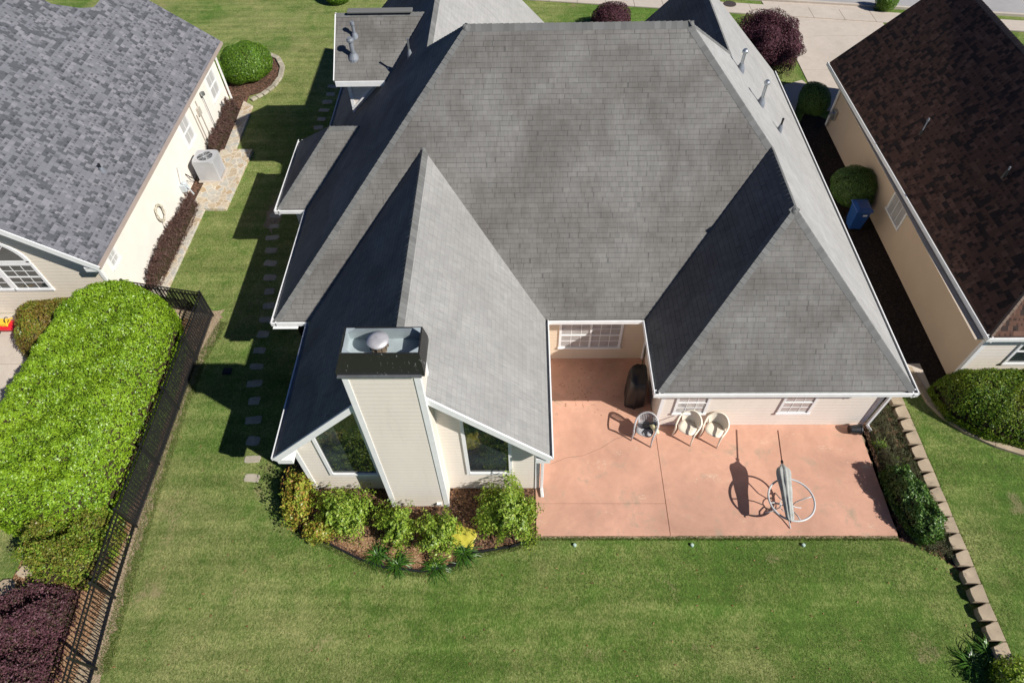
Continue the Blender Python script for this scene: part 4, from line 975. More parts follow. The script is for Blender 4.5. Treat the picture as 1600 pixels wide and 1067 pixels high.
# ------------------------------------------------------------------ fence
FN = thing('fence', (-10.3, 9, 0), 'black metal picket fence with mesh beside the big green hedge', 'fence')
wire = NT('wire_mesh'); g_ = wire.geo(); sp_ = wire.n("ShaderNodeSeparateXYZ"); wire.l(g_, sp_.inputs[0])
k1 = wire.math('LESS_THAN', wire.math('FRACT', wire.math('MULTIPLY', sp_.outputs[1], 36)), .42); k2 = wire.math('LESS_THAN', wire.math('FRACT', wire.math('MULTIPLY', sp_.outputs[2], 36)), .42)
wire.fin((.02, .02, .022), .6, .3); tb = wire.n("ShaderNodeBsdfTransparent"); ms = wire.n("ShaderNodeMixShader")
wire.l(wire.math('MAXIMUM', k1, k2), ms.inputs[0]); wire.l(tb.outputs[0], ms.inputs[1]); wire.l(wire.b.outputs[0], ms.inputs[2]); wire.l(ms.outputs[0], wire.out.inputs[0])
def fence_run(a, b, n_panel, mesh=0, last=True, h=1.12):
    a = Vector((*a, 0)); b = Vector((*b, 0)); d = (b-a)/n_panel; Lp = d.length
    for i in range(n_panel):
        p = a+d*i; q = p+d; mb = MB(); dn_ = d.normalized()
        for z in (.08, h-.18, h-.02): mb.bar(p+Vector((0, 0, z)), q+Vector((0, 0, z)), .028, .034)
        np_ = int(Lp/.105)
        for k in range(1, np_):
            c = p+dn_*(Lp*k/np_); mb.bar(c+Vector((0, 0, .02)), c+Vector((0, 0, h)), .016, .016)
        mb.build('fence_panel', M['black'], FN)
        ps = MB(); ps.bar(p+Vector((0, 0, -.1)), p+Vector((0, 0, h+.05)), .055, .055); ps.add([p+Vector((x_, y_, h+.05)) for x_, y_ in ((-.035, -.035), (.035, -.035), (.035, .035), (-.035, .035))]+[p+Vector((0, 0, h+.09))], [(0, 1, 4), (1, 2, 4), (2, 3, 4), (3, 0, 4)])
        ps.build('post', M['black'], FN)
        if mesh > i:
            ws = MB(); o_ = Vector((dn_.y, -dn_.x, 0))*.02
            ws.add([p-o_, q-o_, q-o_+Vector((0, 0, h-.1)), p-o_+Vector((0, 0, h-.1))], [(0, 1, 2, 3)]); ws.build('wire_mesh', wire.m, FN)
    if last:
        ps = MB(); ps.bar(b+Vector((0, 0, -.1)), b+Vector((0, 0, h+.05)), .055, .055); ps.build('post', M['black'], FN)
fence_run((-10.38, 13.87), (-10.31, 6.55), 4, mesh=4, last=False)
fence_run((-10.31, 6.55), (-10.19, 4.72), 1, last=False)
fence_run((-10.19, 4.72), (-9.85, 1.5), 2)
fence_run((-13.12, 14.42), (-10.38, 13.87), 1, mesh=1, last=False)

# ------------------------------------------------------------------ stones, edging, blocks
ST = [(-7.58, 7.97), (-7.71, 8.55), (-7.84, 9.14), (-8.01, 9.83), (-8.16, 10.50), (-8.30, 11.13), (-8.40, 11.78), (-8.46, 12.41), (-8.51, 13.07), (-8.56, 13.69), (-8.62, 14.3), (-8.74, 14.95), (-8.88, 15.6), (-9.02, 16.30), (-9.15, 16.95), (-9.26, 17.62), (-9.33, 18.24), (-9.42, 18.85), (-8.85, 24.49), (-8.83, 25.11), (-8.84, 25.80), (-8.81, 26.45), (-8.78, 27.07), (-8.77, 27.71)]
SL_ = ['nearest stepping stone, sunlit on the lawn left of the gable corner', 'stepping stone just past the sunlit one beside the gable eave']
ords = ['third', 'fourth', 'fifth', 'sixth', 'seventh', 'eighth', 'ninth', 'tenth', 'eleventh', 'twelfth', 'thirteenth', 'fourteenth', 'fifteenth', 'sixteenth', 'seventeenth', 'eighteenth']
ford = ['first', 'second', 'third', 'fourth', 'fifth', 'last']
rr = random.Random(3)
for i, (x, y) in enumerate(ST):
    mb = MB(); pts = []; rot = rr.uniform(-.15, .15); sx, sy = .235*rr.uniform(.75, 1.08), .14*rr.uniform(.8, 1.1)
    for k in range(16):
        a = 2*math.pi*k/16; r_ = 1/(abs(math.cos(a))**9+abs(math.sin(a))**9)**(1/9)*rr.uniform(.90, 1.05)
        px, py = sx*r_*math.cos(a), sy*r_*math.sin(a); pts.append((x+px*math.cos(rot)-py*math.sin(rot), y+px*math.sin(rot)+py*math.cos(rot)))
    mb.prism(pts, -.1, -.036)
    if i < 2: lab = SL_[i]
    elif i < 18: lab = ords[i-2]+' stepping stone of the row, counted from the sunlit near end'
    else: lab = ford[i-18]+' stepping stone of the far group beside the dormer, counted from the near end'
    tag(mb.build('stepping_stone', M['pale_stone'], bevel=.012), lab, 'stepping stone', 'stepping stones along the left side of the house')
RW = thing('retaining_wall', (11.0, 7, 0), 'low wall of tan tapered stone blocks between the side bed and the right lawn', 'wall')
y = 11.05; x = 11.02
while y > 2.3:
    L = .44*rr.uniform(.93, 1.04); z1 = .14+rr.uniform(-.008, .008); mb = MB(); y0 = y-L+.012
    tw = rr.uniform(-.01, .01)
    mb.prism([(x+.16+tw, y0), (x+.16-tw, y-.006), (x+.08, y-.008), (x-.18, y-.105), (x-.20, y-L*.5), (x-.18, y0+.03), (x+.08, y0+.004)], -.1, z1)
    mb.build('block', M['stone'], RW, bevel=.012); y -= L
ED = ribbon_mb(BED, .05, -.08, .02); tag(ED.build('bed_edging', M['blackplastic']), 'thin black plastic edging curving round the chimney bed', 'edging')
ED = ribbon_mb([(11.85, 11.6), (11.95, 10.9), (12.0, 10.35), (12.25, 9.85), (12.7, 9.35), (13.3, 8.95), (14.0, 8.65), (15.5, 8.35), (18, 8.2)], .18, -.08, .04)
tag(ED.build('stone_edging', M['stone'], bevel=.015), 'curved tan stone edging below the hedge behind the tan house', 'edging')
ED = MB(); pp = [(-12.3, 26.6), (-11.9, 27.05), (-11.55, 27.7), (-11.4, 28.5), (-11.5, 29.4), (-11.9, 30.2), (-12.6, 30.7)]
for a, b in zip(pp[:-1], pp[1:]):
    for t0 in (0, .5):
        q0 = Vector(a).lerp(Vector(b), t0); q1 = Vector(a).lerp(Vector(b), t0+.46); ED.bar((q0.x, q0.y, .0), (q1.x, q1.y, .0), .24, .1)
tag(ED.build('stone_edging', M['pale_stone'], bevel=.03), 'curved ring of pale edging stones round the clipped bush bed', 'edging')
for i, (x, y, s, lab) in enumerate(((-13.05, 4.95, .3, 'large orange flagstone at the left edge of the picture'), (-12.75, 5.35, .22, 'smaller pale flagstone beside the fern'), (-13.4, 4.5, .28, 'tan flagstone below the orange one'))):
    mb = MB(); mb.prism([(x+s*rr.uniform(.75, 1.1)*math.cos(k*.7), y+s*.75*rr.uniform(.75, 1.1)*math.sin(k*.7)) for k in range(9)], -.08, .04)
    tag(mb.build('flagstone', M['stone'], bevel=.02), lab, 'stone', 'loose flagstones in the lower left')

# ------------------------------------------------------------------ patio things
def chair(name, loc, rz, mat, label, slots=False):
    """moulded tub chair: one hoop forms arms and back; facing local -y"""
    root = thing(name, (loc[0], loc[1], 0), label, 'chair', 'plastic chairs on the patio', rz)
    N = 40; hoop = []
    for k in range(N+1):
        a = math.pi*(k/N); # from +x front round the back to -x front
        x = .30*math.cos(a); yb = .26*math.sin(a)
        hoop.append((a, x, yb))
    # path: front right arm -> back -> front left arm
    path = [(.285, -.27, .60), (.30, -.15, .635), (.31, -.02, .655)]
    for a, x, yb in hoop[2:-2]:
        path.append((x*1.03, .02+yb*1.0, .66+.18*math.sin(a)**1.5))
    path += [(-.31, -.02, .655), (-.30, -.15, .635), (-.285, -.27, .60)]
    mb = MB()
    P = [Vector(p) for p in path]; vs = []
    for i, p in enumerate(P):
        t = (P[min(i+1, len(P)-1)]-P[max(i-1, 0)]).normalized(); s = t.cross(Vector((0, 0, 1))).normalized()
        for dx, dz in ((-.026, 0), (-.014, .014), (.014, .014), (.028, -.006), (.024, -.03), (.006, -.012), (-.016, -.012)):
            vs.append(p+s*dx+Vector((0, 0, dz)))
    n = 7; fs = [(i*n+k, i*n+(k+1) % n, (i+1)*n+(k+1) % n, (i+1)*n+k) for i in range(len(P)-1) for k in range(n)]+[tuple(range(n)), tuple((len(P)-1)*n+k for k in range(n))[::-1]]
    mb.add(vs, fs); mb.build('arm_rail', mat, root, world=False, smooth=True)
    # back shell from hoop down to seat
    bk = MB(); nu, nv = 30, 8; grid = []
    for i in range(nu+1):
        a = math.pi*(.10+.80*i/nu)
        for j in range(nv+1):
            t = j/nv
            top = Vector((.309*math.cos(a), .02+.26*math.sin(a), .655+.18*math.sin(a)**1.5)); bot = Vector((.235*math.cos(a), .0+.20*math.sin(a), .42))
            p = top.lerp(bot, t); grid.append(p)
    f = []
    for i in range(nu):
        if slots and i % 2 == 1 and 3 < i < nu-3: js = (0, nv-1)
        else: js = range(nv)
        for j in js: f.append((i*(nv+1)+j, (i+1)*(nv+1)+j, (i+1)*(nv+1)+j+1, i*(nv+1)+j+1))
    bk.add(grid, f); o = bk.build('backrest', mat, root, world=False, smooth=True); s_ = o.modifiers.new('thick', 'SOLIDIFY'); s_.thickness = .008
    st = MB(); pts = []
    for k in range(28):
        a = 2*math.pi*k/28; cx_, sy_ = math.cos(a), math.sin(a); r_ = 1/(abs(cx_)**3.2+abs(sy_)**3.2)**(1/3.2)
        pts.append((.245*r_*cx_, -.03+.235*r_*sy_))
    V = [(x, y_, .40+.0*x) for x, y_ in pts]+[(x*.97, -.03+(y_+.03)*.97, .425) for x, y_ in pts]+[(x*.6, -.03+(y_+.03)*.6, .408) for x, y_ in pts]
    n = 28; F = [(k, (k+1) % n, n+(k+1) % n, n+k) for k in range(n)]+[(n+k, n+(k+1) % n, 2*n+(k+1) % n, 2*n+k) for k in range(n)]+[tuple(2*n+k for k in range(n))]+[tuple(range(n))[::-1]]
    st.add(V, F); st.build('seat', mat, root, world=False, smooth=True)
    for s in (-1, 1):
        lg = MB(); lg.tube([(s*.285, -.27, .60), (s*.27, -.25, .42), (s*.275, -.27, .2), (s*.285, -.29, .0)], [.024, .03, .022, .02], 8); lg.build('leg', mat, root, world=False, smooth=True)
        lg = MB(); lg.tube([(s*.24, .12, .45), (s*.25, .2, .2), (s*.27, .27, .0)], [.03, .024, .02], 8); lg.build('leg', mat, root, world=False, smooth=True)
    return root
cream = plain('cream_plastic', (.74, .68, .56), .4, .5, var=.12, sc_=4); greyp = plain('grey_plastic', (.42, .42, .43), .45, .5, var=.2, sc_=5)
chair('patio_chair', (4.66, 9.31), math.radians(-34.8), cream, 'cream plastic tub chair nearest the corner of the wall, under the window')
chair('patio_chair', (5.40, 9.24), math.radians(-34.8), cream, 'cream plastic tub chair farther right, away from the window')
chair('patio_chair', (3.45, 9.25), math.radians(-22.6), greyp, 'grey slatted plastic chair with a garden tool lying on it', slots=True)
# tool on the grey chair
T = thing('garden_blower', (3.55, 9.2, .43), 'cream and black garden tool with a strap lying on the grey chair', 'garden tool')
mb = MB(); mb.tube([(3.58, 9.30, .52), (3.66, 9.2, .55), (3.72, 9.08, .56), (3.75, 9.0, .55)], [.06, .075, .06, .04], 12); mb.build('tank', plain('yellowed_plastic', (.75, .70, .42), .4), T, smooth=True)
mb = MB(); mb.box(3.36, 3.56, 9.22, 9.34, .43, .55); mb.tube([(3.5, 9.28, .5), (3.62, 9.3, .6), (3.66, 9.32, .62)], .03, 8); mb.build('motor_housing', M['blackplastic'], T, bevel=.02)
mb = MB(); mb.tube([(3.40+.12*math.cos(a)+.1, 9.10+.13*math.sin(a), .445+.03*math.sin(a*2)) for a in [k*.45 for k in range(14)]], .014, 6, closed=True); mb.build('strap', M['blackplastic'], T)
mb = MB(); mb.tube([(3.68, 9.33, .52), (3.70, 9.40, .66)], [.045, .055], 12); mb.build('collar', M['white'], T)

# covered grill
GR = thing('grill', (3.33, 10.62, 0), 'barbecue grill under a black fitted cover in the shaded patio corner', 'grill')
mb = MB(); nu, nv = 48, 16; V = []
for j in range(nv+1):
    t = j/nv; z = 1.12*t
    for i in range(nu):
        a = 2*math.pi*i/nu; c_, s_ = math.cos(a), math.sin(a); r_ = 1/(abs(c_)**5+abs(s_)**5)**.2
        tp = 1-.10*t-.28*max(0, t-.8)*3.2
        fold = 1+.035*math.sin(a*7+t*2)+.02*math.sin(a*15+3*t)*(1-t)
        x = .30*r_*c_*tp*fold; y_ = .47*r_*s_*tp*fold; zz = z-(.05*(1-abs(s_))*t if t > .75 else 0)+(.02*math.sin(a*5) if j == 0 else 0)+.02
        V.append((3.33+x*math.cos(.12)-y_*math.sin(-.12), 10.62+y_, zz))
n = nu; F = [(j*n+i, j*n+(i+1) % n, (j+1)*n+(i+1) % n, (j+1)*n+i) for j in range(nv) for i in range(n)]+[tuple(nv*n+i for i in range(n))]
mb.add(V, F); mb.build('cover', plain('black_vinyl', (.016, .016, .017), .38, .5, var=.3, sc_=6, bump=.3), GR, smooth=True)
mb = MB()
for (x, y_) in ((3.15, 10.3), (3.5, 10.3), (3.15, 10.95), (3.5, 10.95)): mb.tube([(x, y_, -.0), (x, y_, .1)], .035, 8)
mb.build('wheel', M['black'], GR)
T = thing('yard_tool', (3.68, 11.5, 0), 'thin dark green yard tool leaning on the wall behind the covered grill', 'yard tool')
mb = MB(); mb.tube([(3.55, 11.2, .0), (3.62, 11.6, .95), (3.68, 11.85, 1.5)], .014, 8); mb.build('handle', plain('dark_green_paint', (.02, .06, .04), .4), T)
mb = MB(); mb.bar((3.45, 11.15, .03), (3.66, 11.22, .03), .05, .05); mb.build('tool_head', M['black'], T)

# table frame without glass
TB = thing('patio_table', (6.87, 6.97, 0), 'round white metal patio table frame without its glass top', 'table')
tm = plain('grey_white_tube', (.55, .56, .56), .4, .5, var=.15, sc_=6); cx, cy, R_, zt = 6.87, 6.98, .575, .71
mb = MB(); mb.tube([(cx+R_*math.cos(a), cy+R_*math.sin(a), zt) for a in [k*math.pi/32 for k in range(64)]], .026, 8, closed=True); mb.build('rim', tm, TB, smooth=True)
mb = MB(); mb.tube([(cx+.17*math.cos(a), cy+.17*math.sin(a), .30) for a in [k*math.pi/16 for k in range(32)]], .011, 6, closed=True); mb.build('inner_ring', tm, TB)
for k in range(4):
    a = .15+k*math.pi/2; c_, s_ = math.cos(a), math.sin(a); mb = MB()
    mb.tube([(cx+R_*c_, cy+R_*s_, zt), (cx+(R_-.16)*c_, cy+(R_-.16)*s_, .66), (cx+.20*c_, cy+.20*s_, .5), (cx+.16*c_, cy+.16*s_, .3), (cx+.30*c_, cy+.30*s_, .12), (cx+.50*c_, cy+.50*s_, .015)], .016, 8)
    mb.build('leg', tm, TB, smooth=True)
# folded umbrella lying over it
UM = thing('patio_umbrella', (6.75, 7.3, .74), 'folded grey umbrella lying across the table frame', 'umbrella')
A_ = Vector((6.66, 6.38, .80)); B_ = Vector((6.83, 7.92, .83)); C_ = Vector((6.97, 8.95, .80))
ax = (B_-A_).normalized(); s1 = ax.cross(Vector((0, 0, 1))).normalized(); s2 = s1.cross(ax); V = []; nu, nv = 32, 22; rg = random.Random(5)
prof = [.05, .085, .09, .092, .095, .097, .10, .103, .107, .112, .118, .123, .128, .134, .14, .146, .152, .158, .162, .158, .14, .07, .03]
for j in range(nv+1):
    p = A_.lerp(B_, j/nv)
    for i in range(nu):
        a = 2*math.pi*i/nu; r_ = prof[j]*(1+.20*math.cos(a*8+.9*j/nv)+.05*math.sin(a*3+j*.7)); V.append(p+(s1*math.cos(a)*1.05+s2*math.sin(a)*.75)*r_)
mb = MB(); mb.add(V, [(j*nu+i, j*nu+(i+1) % nu, (j+1)*nu+(i+1) % nu, (j+1)*nu+i) for j in range(nv) for i in range(nu)]+[tuple(range(nu))[::-1], tuple(nv*nu+i for i in range(nu))])
mb.build('canopy', plain('weathered_canvas', (.42, .43, .40), .85, .1, var=.35, sc_=7, bump=.3), UM, smooth=True)
mb = MB(); mb.tube([A_-ax*.06, B_, C_], .017, 8); mb.build('pole', plain('brown_pole', (.13, .05, .035), .5), UM)
mb = MB(); mb.tube([B_+ax*.03, B_+ax*.10], .035, 10); mb.build('collar', M['blackplastic'], UM)
# pot by the corner
PO = thing('plant_pot', (9.48, 9.34, 0), 'black plastic nursery pot lying on the patio by the downspout', 'pot')
mb = MB(); V = []; n = 24
for x, r_ in ((9.28, .115), (9.30, .12), (9.56, .145), (9.565, .16), (9.60, .16), (9.60, .145), (9.34, .11)):
    for k in range(n): a = 2*math.pi*k/n; V.append((x, 9.34+r_*math.cos(a), .165+r_*math.sin(a)))
mb.add(V, [(j*n+k, j*n+(k+1) % n, (j+1)*n+(k+1) % n, (j+1)*n+k) for j in range(6) for k in range(n)]+[tuple(range(n)), tuple(6*n+k for k in range(n))]); mb.build('body', M['blackplastic'], PO, smooth=False)
# yellow sheet in the bed
mb = MB(); nx, ny = 14, 10; V = []
for j in range(ny):
    for i in range(nx):
        x, y_ = -1.92+.58*i/(nx-1)+.12*(j/9), 6.10+.50*j/(ny-1)-.18*(i/(nx-1)); V.append((x+.03*math.sin(j*1.3), y_, .035+.012*math.sin(i*1.1+j*.9)+.008*math.sin(i*2.3-j*1.7)+.02))
mb.add(V, [(j*nx+i, j*nx+i+1, (j+1)*nx+i+1, (j+1)*nx+i) for j in range(ny-1) for i in range(nx-1)])
o = mb.build('yellow_sheet', plain('yellow_plastic', (.52, .47, .06), .45, .5, var=.25, sc_=6), smooth=True); s_ = o.modifiers.new('t', 'SOLIDIFY'); s_.thickness = .006
tag(o, 'crumpled yellow plastic sheet on the mulch in the chimney bed', 'plastic sheet')
# lawn lights / sprinkler caps
for i, (x, s) in enumerate(((1.31, 'left, nearest the chimney bed'), (4.33, 'middle, below the patio joint'), (7.18, 'right, below the table'))):
    mb = MB(); mb.lathe([(.045, -.06), (.045, .0), (.038, .015), (.02, .02)], (x, 6.06, 0), 14)
    tag(mb.build('sprinkler_cap', plain('pale_green_plastic', (.42, .55, .48), .4)), 'small pale green cap in the lawn edge, '+s, 'sprinkler', 'pale caps along the lawn edge')
mb = MB(); mb.box(-9.40, -9.14, 11.47, 11.70, -.08, .0); mb.box(-9.36, -9.18, 11.51, 11.66, .0, .012)
tag(mb.build('valve_box', M['blackplastic'], bevel=.01), 'small black valve box in the shaded lawn beside the fence', 'valve box')
mb = MB(); mb.lathe([(.33, .0), (.33, .026), (.29, .03), (.05, .031)], (11.0, 35.05, 0), 28); tag(mb.build('manhole_cover', plain('iron_cover', (.10, .08, .07), .6, .3, .4)), 'round iron manhole cover in the pavement by the street', 'manhole cover')

# bin
BN = thing('wheelie_bin', (12.12, 17.95, 0), 'blue wheeled bin between the two houses', 'bin')
def binbox(mb, x0, x1, y0, y1, z0, z1, tp):
    cx_, cy_ = (x0+x1)/2, (y0+y1)/2; V = []
    for z, s in ((z0, tp), (z1, 1)):
        for x, y_ in ((x0, y0), (x1, y0), (x1, y1), (x0, y1)): V.append((cx_+(x-cx_)*s, cy_+(y_-cy_)*s, z))
    mb.add(V, [(3, 2, 1, 0), (4, 5, 6, 7), (0, 1, 5, 4), (1, 2, 6, 5), (2, 3, 7, 6), (3, 0, 4, 7)])
blue = plain('blue_plastic', (.018, .075, .26), .4, .5, var=.15); blue2 = plain('blue_lid', (.022, .09, .30), .38, .5, var=.15)
mb = MB(); binbox(mb, 11.84, 12.36, 17.66, 18.24, .05, .90, .8); mb.build('body', blue, BN, bevel=.02)
mb = MB(); binbox(mb, 11.81, 12.39, 17.61, 18.30, .90, .96, 1.0); mb.add([(11.84, 17.64, .96), (12.36, 17.64, .96), (12.36, 18.26, .96), (11.84, 18.26, .96), (11.92, 17.75, 1.0), (12.28, 17.75, 1.0), (12.28, 18.15, 1.0), (11.92, 18.15, 1.0)], [(4, 5, 6, 7), (0, 1, 5, 4), (1, 2, 6, 5), (2, 3, 7, 6), (3, 0, 4, 7)]); mb.build('lid', blue2, BN, bevel=.015)
mb = MB(); mb.tube([(11.9, 18.31, .88), (12.3, 18.31, .88)], .018, 8); mb.build('handle', blue, BN)
for x in (11.9, 12.34):
    mb = MB(); mb.tube([(x-.025, 18.22, .11), (x+.025, 18.22, .11)], .11, 18); mb.build('wheel', M['black'], BN)
mb = MB(); mb.add([(12.10, 17.662, .70), (12.25, 17.662, .70), (12.25, 17.650, .78), (12.10, 17.650, .78)], [(0, 1, 2, 3)]); mb.build('sticker', M['white'], BN)

# air conditioner
AC = thing('air_conditioner', (-12.4, 21.1, .07), 'grey outdoor air conditioner unit on the flagstone terrace by the left house', 'air conditioner')
acm = plain('ac_metal', (.56, .57, .59), .4, .5, .3, var=.12); x0, x1, y0, y1 = -12.82, -12.0, 20.72, 21.5
mb = MB(); mb.box(x0-.05, x1+.05, y0-.05, y1+.05, .06, .12); mb.build('pad', M['concrete'], AC)
mb = MB(); mb.box(x0+.03, x1-.03, y0+.03, y1-.03, .12, .98); mb.build('coil', M['blackplastic'], AC)
mb = MB()
for k in range(14):
    z = .17+k*.056
    mb.box(x1-.03, x1-.005, y0+.07, y1-.07, z, z+.022); mb.box(x0+.005, x0+.03, y0+.07, y1-.07, z, z+.022); mb.box(x0+.07, x1-.07, y1-.03, y1-.005, z, z+.022)
mb.build('louver', acm, AC)
mb = MB(); mb.box(x0, x1, y0, y0+.035, .12, .98); mb.build('casing', acm, AC, bevel=.01)
for x, y_ in ((x0, y0+.036), (x1-.07, y0+.036), (x0, y1-.07), (x1-.07, y1-.07)):
    mb = MB(); mb.box(x, x+.07, y_, y_+.07, .12, .98); mb.build('corner_post', acm, AC, bevel=.01)
mb = MB(); n = 32; ccx, ccy = (x0+x1)/2, (y0+y1)/2; V = []
for k in range(n):
    a = 2*math.pi*k/n; c_, s_ = math.cos(a), math.sin(a); q = 1/(abs(c_)**9+abs(s_)**9)**(1/9)
    V += [(ccx+.30*c_, ccy+.30*s_, 1.02), (ccx+.42*q*c_, ccy+.40*q*s_, 1.02), (ccx+.42*q*c_, ccy+.40*q*s_, .97), (ccx+.30*c_, ccy+.30*s_, .95)]
mb.add(V, [(4*k+j, 4*k+(j+1) % 4, 4*((k+1) % n)+(j+1) % 4, 4*((k+1) % n)+j) for k in range(n) for j in range(4)]); mb.build('top_panel', acm, AC)
mb = MB(); mb.lathe([(.29, .93), (.29, .94)], (ccx, ccy, 0), 24); mb.build('fan_well', M['lead'], AC)
mb = MB()
for k in range(4):
    a = k*math.pi/2+.4; c_, s_ = math.cos(a), math.sin(a); mb.bar((ccx+.05*c_, ccy+.05*s_, .965), (ccx+.26*c_, ccy+.26*s_, .97), .11, .006, up=(0.25*s_, -.25*c_, 1))
mb.lathe([(.08, .95), (.08, 1.0), (.05, 1.01)], (ccx, ccy, 0), 16); mb.build('fan', M['metal'], AC)
mb = MB()
for r_ in (.09, .13, .17, .21, .25, .29): mb.tube([(ccx+r_*math.cos(a), ccy+r_*math.sin(a), 1.02) for a in [k*math.pi/12 for k in range(24)]], .003, 4, closed=True)
for k in range(8): a = k*math.pi/4; mb.tube([(ccx, ccy, 1.022), (ccx+.3*math.cos(a), ccy+.3*math.sin(a), 1.022)], .004, 4)
mb.build('grille', acm, AC)
mb = MB(); mb.tube([(-12.85, 20.9, .3), (-12.95, 20.75, .15), (-13.05, 20.6, .4), (-13.17, 20.55, .6)], .02, 6); mb.tube([(-12.85, 20.8, .35), (-13.0, 20.6, .5), (-12.95, 20.5, .2), (-13.15, 20.4, .4)], .012, 6); mb.build('refrigerant_line', M['black'], AC)

# toy car
TC = thing('toy_car', (-16.95, 13.3, 0), 'red and yellow ride-on toy car on the left neighbour patio', 'toy car')
red = plain('red_plastic', (.62, .02, .03), .3, .5, var=.1); yl = plain('yellow_toy_plastic', (.80, .50, .03), .3, .5, var=.1)
mb = MB(); V = []
for j, (t, hw, z0, z1) in enumerate(((-.42, .13, .12, .26), (-.34, .2, .10, .33), (-.15, .23, .09, .36), (.1, .22, .09, .30), (.3, .22, .09, .36), (.42, .14, .12, .28))):
    for a in range(12):
        an = 2*math.pi*a/12; V.append((-16.95+t*.95, 13.3+hw*math.cos(an), (z0+z1)/2+(z1-z0)/2*math.sin(an)))
mb.add(V, [(j*12+k, j*12+(k+1) % 12, (j+1)*12+(k+1) % 12, (j+1)*12+k) for j in range(5) for k in range(12)]+[tuple(range(12))[::-1], tuple(60+k for k in range(12))]); mb.build('body', red, TC, smooth=True)
mb = MB(); mb.box(-17.15, -16.82, 13.17, 13.43, .30, .40); mb.tube([(-16.75, 13.12, .36), (-16.82, 13.3, .50), (-16.75, 13.48, .36)], .022, 8); mb.build('seat', yl, TC, bevel=.03)
mb = MB(); mb.tube([(-16.8+.0*k, 13.3+.09*math.cos(k*.6), .48+.09*math.sin(k*.6)) for k in range(10)], .014, 6); mb.build('steering_wheel', M['black'], TC)
for x in (-17.25, -16.62):
    for y_ in (13.1, 13.5):
        mb = MB(); mb.tube([(x, y_-.03, .085), (x, y_+.03, .085)], .085, 16); wh = mb.build('wheel', M['black'], TC)
        mb = MB(); mb.tube([(x, y_-.035, .085), (x, y_+.035, .085)], .04, 12); mb.build('hub', M['white'], wh)

# hairline crack in the patio
mb = MB(); cr = [(.75, 8.35), (1.2, 8.55), (1.7, 8.62), (2.2, 8.85), (2.65, 9.15), (3.1, 9.3), (3.78, 9.62)]
for (a, b) in zip(cr[:-1], cr[1:]): mb.bar((a[0], a[1], .0), (b[0], b[1], .0), .007, .004)
tag(mb.build('patio_crack', plain('crack_dirt', (.16, .09, .06), .9)), kind='structure')
def scatter(name, regions, n, size, mat, z, asp=.35, up=.5, excl=(), seed=1, kind='stuff', thin=None):
    rng = np.random.default_rng(seed); Ps = []
    ar = [abs(sum(r[i][0]*r[(i+1) % len(r)][1]-r[(i+1) % len(r)][0]*r[i][1] for i in range(len(r))))/2 for r in regions]
    for r, a in zip(regions, ar):
        p = np.array(r); lo = p.min(0); hi = p.max(0); k = int(n*a/sum(ar)*(hi-lo).prod()/a)
        X = rng.uniform(lo[0], hi[0], k); Y = rng.uniform(lo[1], hi[1], k); m_ = inpoly(X, Y, r)
        for e_ in excl: m_ &= ~inpoly(X, Y, e_)
        Q = np.stack([X[m_], Y[m_], X[m_]*0+z], 1)
        if thin is not None: Q = Q[(lump(Q, seed+9, 1.0, thin)+rng.normal(size=len(Q))*.35) > -.1]
        Ps.append(Q)
    P = np.concatenate(Ps); nrm = np.tile([0, 0, 1.], (len(P), 1)); th = rng.random(len(P))*6.283; h = size*(.5+.8*rng.random(len(P)))
    d = np.stack([np.cos(th), np.sin(th), np.zeros(len(P))], 1); b = np.stack([-np.sin(th), np.cos(th), np.zeros(len(P))], 1)
    t = d*(1-up)+np.array([0, 0, up]); w_ = (size*asp*.5)
    V = np.stack([P-b*w_, P+b*w_, P+t*h[:, None]+b*w_*.25, P+t*h[:, None]-b*w_*.25], 1).reshape(-1, 3); F = np.arange(len(P))[:, None]*4+np.array([[0, 1, 2, 3]])
    o = mesh_np(name, V, F, mat); tag(o, kind=kind); return o
bedp = BED+[(.3, 8), (-6.7, 9)]
lawnL = [(-9.95, 1.5), (-10.15, 5), (-10.25, 9), (-10.3, 12), (-10.1, 14.2), (-12.2, 14.7), (-12.1, 19), (-11.2, 19), (-11.1, 23), (-11.9, 23), (-11.4, 27), (-11, 32), (-7.7, 32), (-7.0, 20), (-7.0, 8.4), (-6.7, 7.6), (-6.4, 6.9), (-5, 6.0), (-3.5, 5.4), (-1.5, 5.6), (.3, 6.1), (9.7, 6.2), (10.8, 5.3), (10.8, 1.5)]
lawnR = [(11.25, 1.5), (16.5, 1.5), (16.5, 8.0), (14, 8.5), (12.5, 9.3), (11.85, 10.3), (11.3, 10.6)]
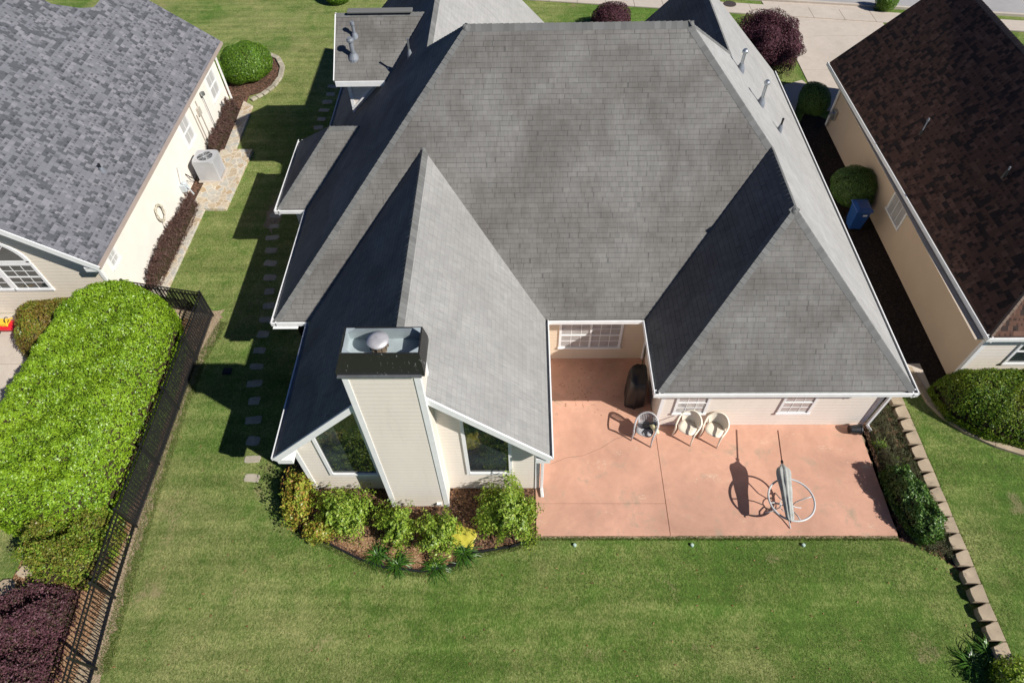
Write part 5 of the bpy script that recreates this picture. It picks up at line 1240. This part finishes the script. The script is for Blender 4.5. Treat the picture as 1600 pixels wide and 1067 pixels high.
stp = [[(x-.27, y-.17), (x+.27, y-.17), (x+.27, y+.17), (x-.27, y+.17)] for x, y in ST]
o = scatter('lawn_blades', [lawnL, lawnR], 190000, .05, L_grass, G, asp=.22, up=.45, excl=[bedp]+stp, seed=3, thin=2.2)
tag(o, 'short green and straw coloured blades of the mown lawn', 'grass')
edge = []
def strip(pts, w0, w1):
    L1, R1 = ribbon(pts, 1.0); out = []
    for i in range(len(pts)-1):
        c0 = Vector(pts[i]); c1 = Vector(pts[i+1]); n0 = (L1[i]-c0)*2; n1 = (L1[i+1]-c1)*2
        out.append([tuple(c0+n0*w0), tuple(c1+n1*w0), tuple(c1+n1*w1), tuple(c0+n0*w1)])
    return out
edge += strip([(.35, 6.27), (3, 6.27), (6, 6.27), (9.66, 6.27)], -.09, .03)
edge += strip([(p[0], p[1]) for p in BED], -.14, .0)
edge += strip([(-9.9, 3), (-10.05, 5), (-10.2, 7.5), (-10.3, 10), (-10.28, 12), (-10.0, 13.6)], -.22, .12)
edge += strip([(11.22, 2.5), (11.22, 6), (11.22, 10.2)], -.10, .05)
o = scatter('edge_grass', edge, 26000, .075, L_grass, G, asp=.16, up=.62, seed=8); tag(o, 'longer ragged grass along the lawn edges', 'grass')
L_litter = leafmat('dry_leaf', [(.16, .07, .03), (.28, .15, .07), (.38, .25, .13), (.10, .05, .03)], trans=.1, rough=.8, spec=.1)
rl = np.random.default_rng(77)
def litter(name, regs, n, size, z, lab, thin=None, seed=1):
    o = scatter(name, regs, n, size, L_litter, z, asp=.6, up=.12, seed=seed, thin=thin); tag(o, lab, 'leaf litter')
litter('leaf_litter', [[(1.0, 9.9), (3.7, 9.9), (3.7, 11.95), (.5, 11.95)]], 130, .045, .004, 'dry leaves blown onto the shaded patio corner', seed=5)
litter('bed_litter', [[(9.7, 6.3), (10.9, 5.4), (10.95, 10.2), (9.8, 10.2)], bedp], 5200, .05, -.03, 'dry leaves and bark lying in the planting beds', seed=6)
litter('lawn_litter', [lawnL], 160, .06, -.03, 'scattered dry leaves on the lawn', seed=7)
